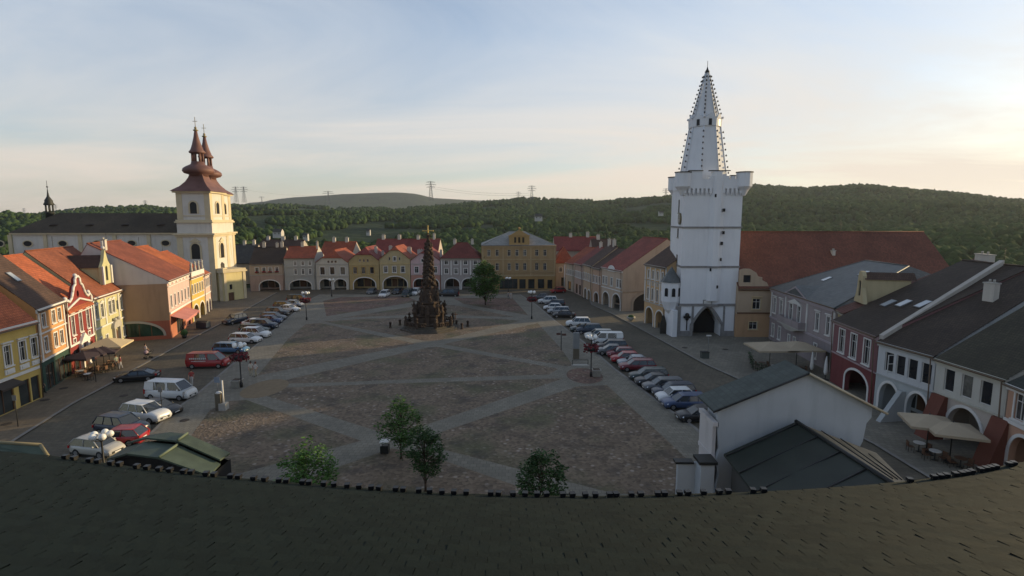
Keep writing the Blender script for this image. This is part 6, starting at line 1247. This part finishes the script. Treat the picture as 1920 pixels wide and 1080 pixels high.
for i, (x, y) in enumerate(((1428, 690), (1452, 696), (1478, 697), (1500, 700))):
    nm = ['leftmost', 'second', 'third', 'rightmost'][i]; table(x, y, nm + ' table under the beige parasols before the mauve palace', cl=i == 1); chair(x - 8, y, 'chair left of the ' + nm + ' table before the mauve palace', 1.4); chair(x + 8, y, 'chair right of the ' + nm + ' table before the mauve palace', -1.4)
for i, (x, y) in enumerate(((1722, 846), (1752, 862), (1800, 876))):
    nm = ['first', 'middle', 'last'][i]; table(x, y, nm + ' table under the parasols on the arcade pavement', cl=i < 2); chair(x - 16, y, 'chair left of the ' + nm + ' table on the arcade pavement', 1.3); chair(x + 15, y + 6, 'chair right of the ' + nm + ' table on the arcade pavement', -1.3)
# terrace railing before the mauve palace
pts = [P(1405, 672, .12), P(1412, 694, .12), P(1455, 704, .12), P(1500, 706, .12)]; t = thing('terrace_rail', 'dark planted railing round the beige parasol terrace', 'railing', pts[0])
b = MB(); lv = MB(); rnd = random.Random(9)
for a, c in zip(pts, pts[1:]):
    a, c = a - pts[0], c - pts[0]; b.tube(a + Vector((0, 0, .9)), c + Vector((0, 0, .9)), .03); b.tube(a + Vector((0, 0, .3)), c + Vector((0, 0, .3)), .03)
    for k in range(6): q = a.lerp(c, k / 5); b.tube(q, q + Vector((0, 0, .95)), .03)
    for _ in range(240): q = a.lerp(c, rnd.random()) + Vector((rnd.uniform(-.25, .25), rnd.uniform(-.25, .25), rnd.uniform(.2, 1.15))); M = Matrix.Translation(q) @ Matrix.Rotation(rnd.uniform(0, 6), 4, 'Z') @ Matrix.Rotation(rnd.uniform(-1, 1), 4, 'X'); lv.add([(-.1, 0, 0), (0, -.05, 0), (.1, 0, 0), (0, .05, 0)], [(0, 1, 2, 3)], 0, M)
b.build('rail', DARK, t); lv.build('foliage', LEAF2, t)
# ================================================================== small street furniture
def simple(name, label, cat, px, py, parts, z=.12, rz=0, group=None):
    p = P(px, py, z); t = thing(name, label, cat, p, rz, group)
    for nm, mb, m in parts: mb.build(nm, m, t)
    return t
def bx(*a): return MB().box(*a)
simple('planter', 'square stone planter at the foot of the left lamp', 'planter', 445, 725, [('box', bx(-.45, -.45, 0, .45, .45, .75), mat('pale_concrete', (.24, .22, .18), .9, .1, 3)), ('rim', bx(-.5, -.5, .75, .5, .5, .85), STONE), ('soil', bx(-.42, -.42, .851, .42, .42, .88), BARK)])
simple('planter', 'square stone planter at the foot of the right lamp', 'planter', 1118, 705, [('box', bx(-.45, -.45, 0, .45, .45, .75), mat('pale_concrete', (.24, .22, .18), .9, .1, 3)), ('rim', bx(-.5, -.5, .75, .5, .5, .85), STONE), ('soil', bx(-.42, -.42, .851, .42, .42, .88), BARK)])
simple('litter_bin', 'dark square litter bin with pale lid at the middle crossing', 'bin', 722, 849, [('box', bx(-.32, -.32, .05, .32, .32, .7), DARK), ('lid', MB().box(-.36, -.36, .95, .36, .36, 1.03).box(-.3, -.3, .7, -.22, -.22, .95).box(.22, .22, .7, .3, .3, .95), WHITE)])
simple('litter_bin', 'grey bin beside the pole on the town hall pavement', 'bin', 1321, 671, [('box', bx(-.5, -.35, .0, .5, .35, .8), mat('greyish_green', (.07, .08, .07), .7)), ('lid', bx(-.54, -.39, .8, .54, .39, .88), DARK)])
simple('info_board', 'pale tall information post at the left kerb of the square', 'sign', 420, 768, [('post', MB().tube((0, 0, 0), (0, 0, 3.0), .09, n=6), WHITE), ('base', bx(-.35, -.35, 0, .35, .35, .7), STONE)])
simple('ticket_machine', 'brown parking ticket machine left of the pale post', 'parking meter', 412, 768, [('body', bx(-.28, -.25, 0, .28, .25, 1.7), mat('brown_case', (.12, .10, .07), .6)), ('cap', MB().lathe([(.3, 1.7), (.2, 1.85), (.05, 1.9)], 8), WHITE)])
simple('road_sign', 'small square blue grey sign on a thin pole beside the ticket machine', 'sign', 410, 752, [('pole', MB().tube((0, 0, 0), (0, 0, 2.6), .03), GREY), ('plate', bx(-.3, -.05, 2.0, .3, -.031, 2.6), mat('sign_blue', (.2, .24, .3), .5))])
simple('info_column', 'tall white topped information column left of the right lamp', 'sign', 1080, 672, [('shaft', bx(-.4, -.3, 0, .4, .3, 1.4), mat('brown_case', (.12, .10, .07), .6)), ('panel', bx(-.42, -.2, 1.4, .42, .2, 3.6), mat('grey_panel', (.2, .21, .21), .6))])
simple('bicycle_rack', 'low dark rack with shrubs beside the information column', 'rack', 1088, 686, [('hoop', MB().tube((-1, 0, 0), (-1, 0, .8), .04).tube((1, 0, 0), (1, 0, .8), .04).tube((-1, 0, .8), (1, 0, .8), .04), DARK), ('base', bx(-1.1, -.3, 0, 1.1, .3, .15), STONE)])
simple('finger_post', 'dark post with two arms on the cobbles behind the right lamp', 'sign', 1052, 657, [('pole', MB().tube((0, 0, 0), (0, 0, 2.9), .06), POST), ('arm', MB().box(-.7, -.05, 2.3, -.1, .05, 2.6), mat('brown_arm', (.1, .05, .04), .6)), ('arm', MB().box(.1, -.05, 2.2, .7, .05, 2.5), mat('brown_arm', (.1, .05, .04), .6))])
simple('road_sign', 'thin sign pole rising beside the grey bin at the town hall', 'sign', 1327, 668, [('pole', MB().tube((0, 0, 0), (0, 0, 3.1), .035), GREY), ('plate', bx(-.35, -.05, 2.85, .35, -.03, 3.05), WHITE)])
simple('flag_pole', 'white flag pole right of the big ochre building', 'pole', 1058, 546, [('shaft', MB().tube((0, 0, 0), (0, 0, 6.8), .14, .09, n=8), WHITE), ('knob', MB().ball((0, 0, 6.9), .18, 6), WHITE)])
for (x, y, lb) in ((180, 716, 'thin sign pole on the kerb before the left cafe'), (34, 800, 'thin dark post near the kerb before the yellow house'), (305, 782, 'dark parking sign post beside the boxy white wagon')):
    simple('sign_post', lb, 'sign', x, y, [('pole', MB().tube((0, 0, 0), (0, 0, 3.0), .04), POST), ('plate', MB().box(-.2, -.06, 2.5, .2, -.041, 3.0), GREY)])
simple('waste_container', 'blue waste container with dark lid before the arcaded houses', 'container', 381, 616, [('tub', MB().prism([(-.9, -.6), (.9, -.6), (1, .6), (-1, .6)], .15, 1.1), PA['navy']), ('lid', MB().add([(-.95, -.65, 1.12), (.95, -.65, 1.12), (1.05, .65, 1.12), (-1.05, .65, 1.12), (-.9, 0, 1.4), (.9, 0, 1.4)], [(0, 1, 5, 4), (2, 3, 4, 5), (1, 2, 5), (3, 0, 4)]), DARK)])
simple('shrub_tub', 'leafy tub plant by the pink shop awning', 'plant', 346, 634, [('tub', MB().lathe([(.3, 0), (.4, .5)], 8), DARK), ('foliage', MB().ball((0, 0, .9), .55, 6), LEAF2)])
simple('flower_bowl', 'round stone bowl on the pavement by the cream corner house', 'planter', 1183, 602, [('bowl', MB().lathe([(.3, 0), (.35, .15), (.8, .6), (.85, .8)], 10), STONE), ('plants', MB().ball((0, 0, .85), .6, 6, 0, .6), LEAF2)])
for (x, y, lb) in ((119, 728, 'round drain cover on the pavement before the dark green shopfront'), (84, 750, 'drain cover on the pavement by the orange house corner'), (12, 795, 'drain cover on the pavement before the yellow house'), (232, 742, 'drain cover in the road beside the black coupe'), (346, 788, 'small drain cover on the paved strip by the boxy white wagon'), (1284, 652, 'drain cover on the pavement left of the grey bin'), (1360, 655, 'drain cover on the pavement right of the grey bin')):
    p = P(x, y, .13 if x != 232 else .004); b = MB(); b.lathe([(.42, 0), (.42, .012)], 14, sm=False); b.lathe([(.3, .0121), (.3, .02)], 10, sm=False); tag(b.build('drain_cover', mat('rusty_cover', (.045, .035, .028), .8, .3, 5), loc=p), lb, 'drain cover', 'drain covers')
# ================================================================== pylons on the hills, small far houses
PY_ = mat('galvanised_steel', (.13, .135, .14), .6, .1)
def pylon(px, ptop, pbot, dist, label, arms=3, aw=.22):
    y = dist; p = PY(px, pbot, y); H = (pbot - ptop) / 1000 * y * 1.0 + 6; base = p.z - 6; t = thing('pylon', label, 'pylon', (p.x, p.y, base), 0, 'pylons on the skyline')
    b = MB(); wb_, wt = H * .11, H * .018; r = H * .008
    for sx in (-1, 1):
        for sy in (-1, 1): b.tube((sx * wb_, sy * wb_, 0), (sx * wt, sy * wt, H), r, n=3, sm=False)
    n = 9
    for k in range(n):
        z0, z1 = H * k / n, H * (k + 1) / n; w0, w1 = wb_ + (wt - wb_) * k / n, wb_ + (wt - wb_) * (k + 1) / n
        for sy in (-1, 1): b.tube((-w0, sy * w0, z0), (w1, sy * w1, z1), r * .7, n=3, sm=False); b.tube((w0, sy * w0, z0), (-w1, sy * w1, z1), r * .7, n=3, sm=False)
    b.build('lattice', PY_, t)
    for k in range(arms):
        z = H * (.96 - .13 * k); w_ = H * aw * (1 if k != 1 else 1.25); a = MB(); a.tube((-w_, 0, z), (w_, 0, z), r, n=3, sm=False); a.tube((-w_, 0, z), (0, 0, z + H * .05), r * .8, n=3, sm=False); a.tube((w_, 0, z), (0, 0, z + H * .05), r * .8, n=3, sm=False)
        for s in (-.95, -.5, .5, .95): a.tube((s * w_, 0, z), (s * w_, 0, z - H * .04), r, n=3, sm=False)
        a.build('arm', PY_, t)
    return t, base + H
for a in [(808, 341, 372, 1600, 'tall pylon right of the bluish plateau hill'), (443, 351, 376, 1650, 'left one of the pylon pair beside the church towers'), (458, 351, 376, 1650, 'right one of the pylon pair beside the church towers'), (616, 359, 380, 1900, 'faint low pylon before the plateau hill', 2, .35), (972, 360, 376, 1700, 'smaller pylon just left of its taller neighbour at centre right'), (997, 349, 375, 1600, 'taller pylon of the two at centre right'), (1248, 354, 374, 1600, 'pylon half hidden behind the white tower'), (491, 369, 378, 2000, 'small pylon right of the pair beside the church', 2, .4), (105, 384, 397, 1900, 'small faint pylon right of the dark ridge turret'), (46, 391, 404, 1900, 'small faint pylon left of the dark ridge turret'), (273, 376, 390, 1900, 'small faint pylon above the long nave roof')]: pylon(*a)
def wire(a, b_, sag, label):
    pa, pb = Vector(a), Vector(b_); m = MB(); pts = [pa.lerp(pb, k / 12) - Vector((0, 0, sag * 4 * (k / 12) * (1 - k / 12))) for k in range(13)]; 
    for p, q in zip(pts, pts[1:]): m.tube(p, q, .22, n=3, sm=False)
    return tag(m.build('power_line', PY_), label, 'cable', 'power lines between the pylons')
for dz, lb in ((0, 'upper power line from the tall pylon to the taller centre right pylon'), (-6, 'lower power line from the tall pylon to the taller centre right pylon')):
    a = PY(808, 349, 1600); b_ = PY(997, 362, 1600); wire(a + Vector((0, 0, dz)), b_ + Vector((0, 0, dz)), 9, lb)
wire(PY(461, 356, 1650), PY(616, 366, 1900), 8, 'power line from the pylon pair towards the plateau hill')
def cottage(px, py, w_, dist, label, wl=(.45, .43, .4), rf_=GREY_T):
    y = dist; p = PY(px, py, y); W = w_ / 1000 * y; z0 = min(terr(p.x, y), p.z - 3); house('cottage', label, 'house', (p.x - W / 2, y), (p.x + W / 2, y), 4.0, W * .8, W * .3, wl, rf_, cornice=None, floors=[(2.2, 1.2, 1.0, (.25, .7), dict(sur=None))], base_h=1.0, z0=p.z - 4.0)
for a in [(519, 434, 16, 330, 'white cottage among the trees right of the church'), (572, 440, 9, 340, 'pale hut among the trees above the grey three storey house'), (1010, 405, 14, 420, 'small pale roofed house in the wood above the ochre building'), (690, 432, 7, 420, 'tiny pale house in the wood above the gabled houses'), (1240, 398, 8, 600, 'tiny pale house on the slope left of the white tower'), (125, 397, 18, 1200, 'long tan house on the ridge behind the nave')]: cottage(*a)
# ================================================================== air
def haze():
    b = MB(); b.box(-7500, -300, -120, 7500, 8000, 420); o = b.build('haze', GREY); m = bpy.data.materials.new('haze_air'); m.use_nodes = True; nt = m.node_tree; nt.nodes.clear(); out = nt.nodes.new('ShaderNodeOutputMaterial'); v = nt.nodes.new('ShaderNodeVolumePrincipled')
    v.inputs['Color'].default_value = (.8, .88, 1, 1); v.inputs['Density'].default_value = HAZE; v.inputs['Anisotropy'].default_value = .3; nt.links.new(v.outputs[0], out.inputs['Volume']); o.data.materials.clear(); o.data.materials.append(m); tag(o, kind='stuff')
HAZE = .00006
if HAZE: haze()

for o in bpy.data.objects:
    if o.get('label') and len(o['label'].split()) > 16: print('LONG', o['label'])
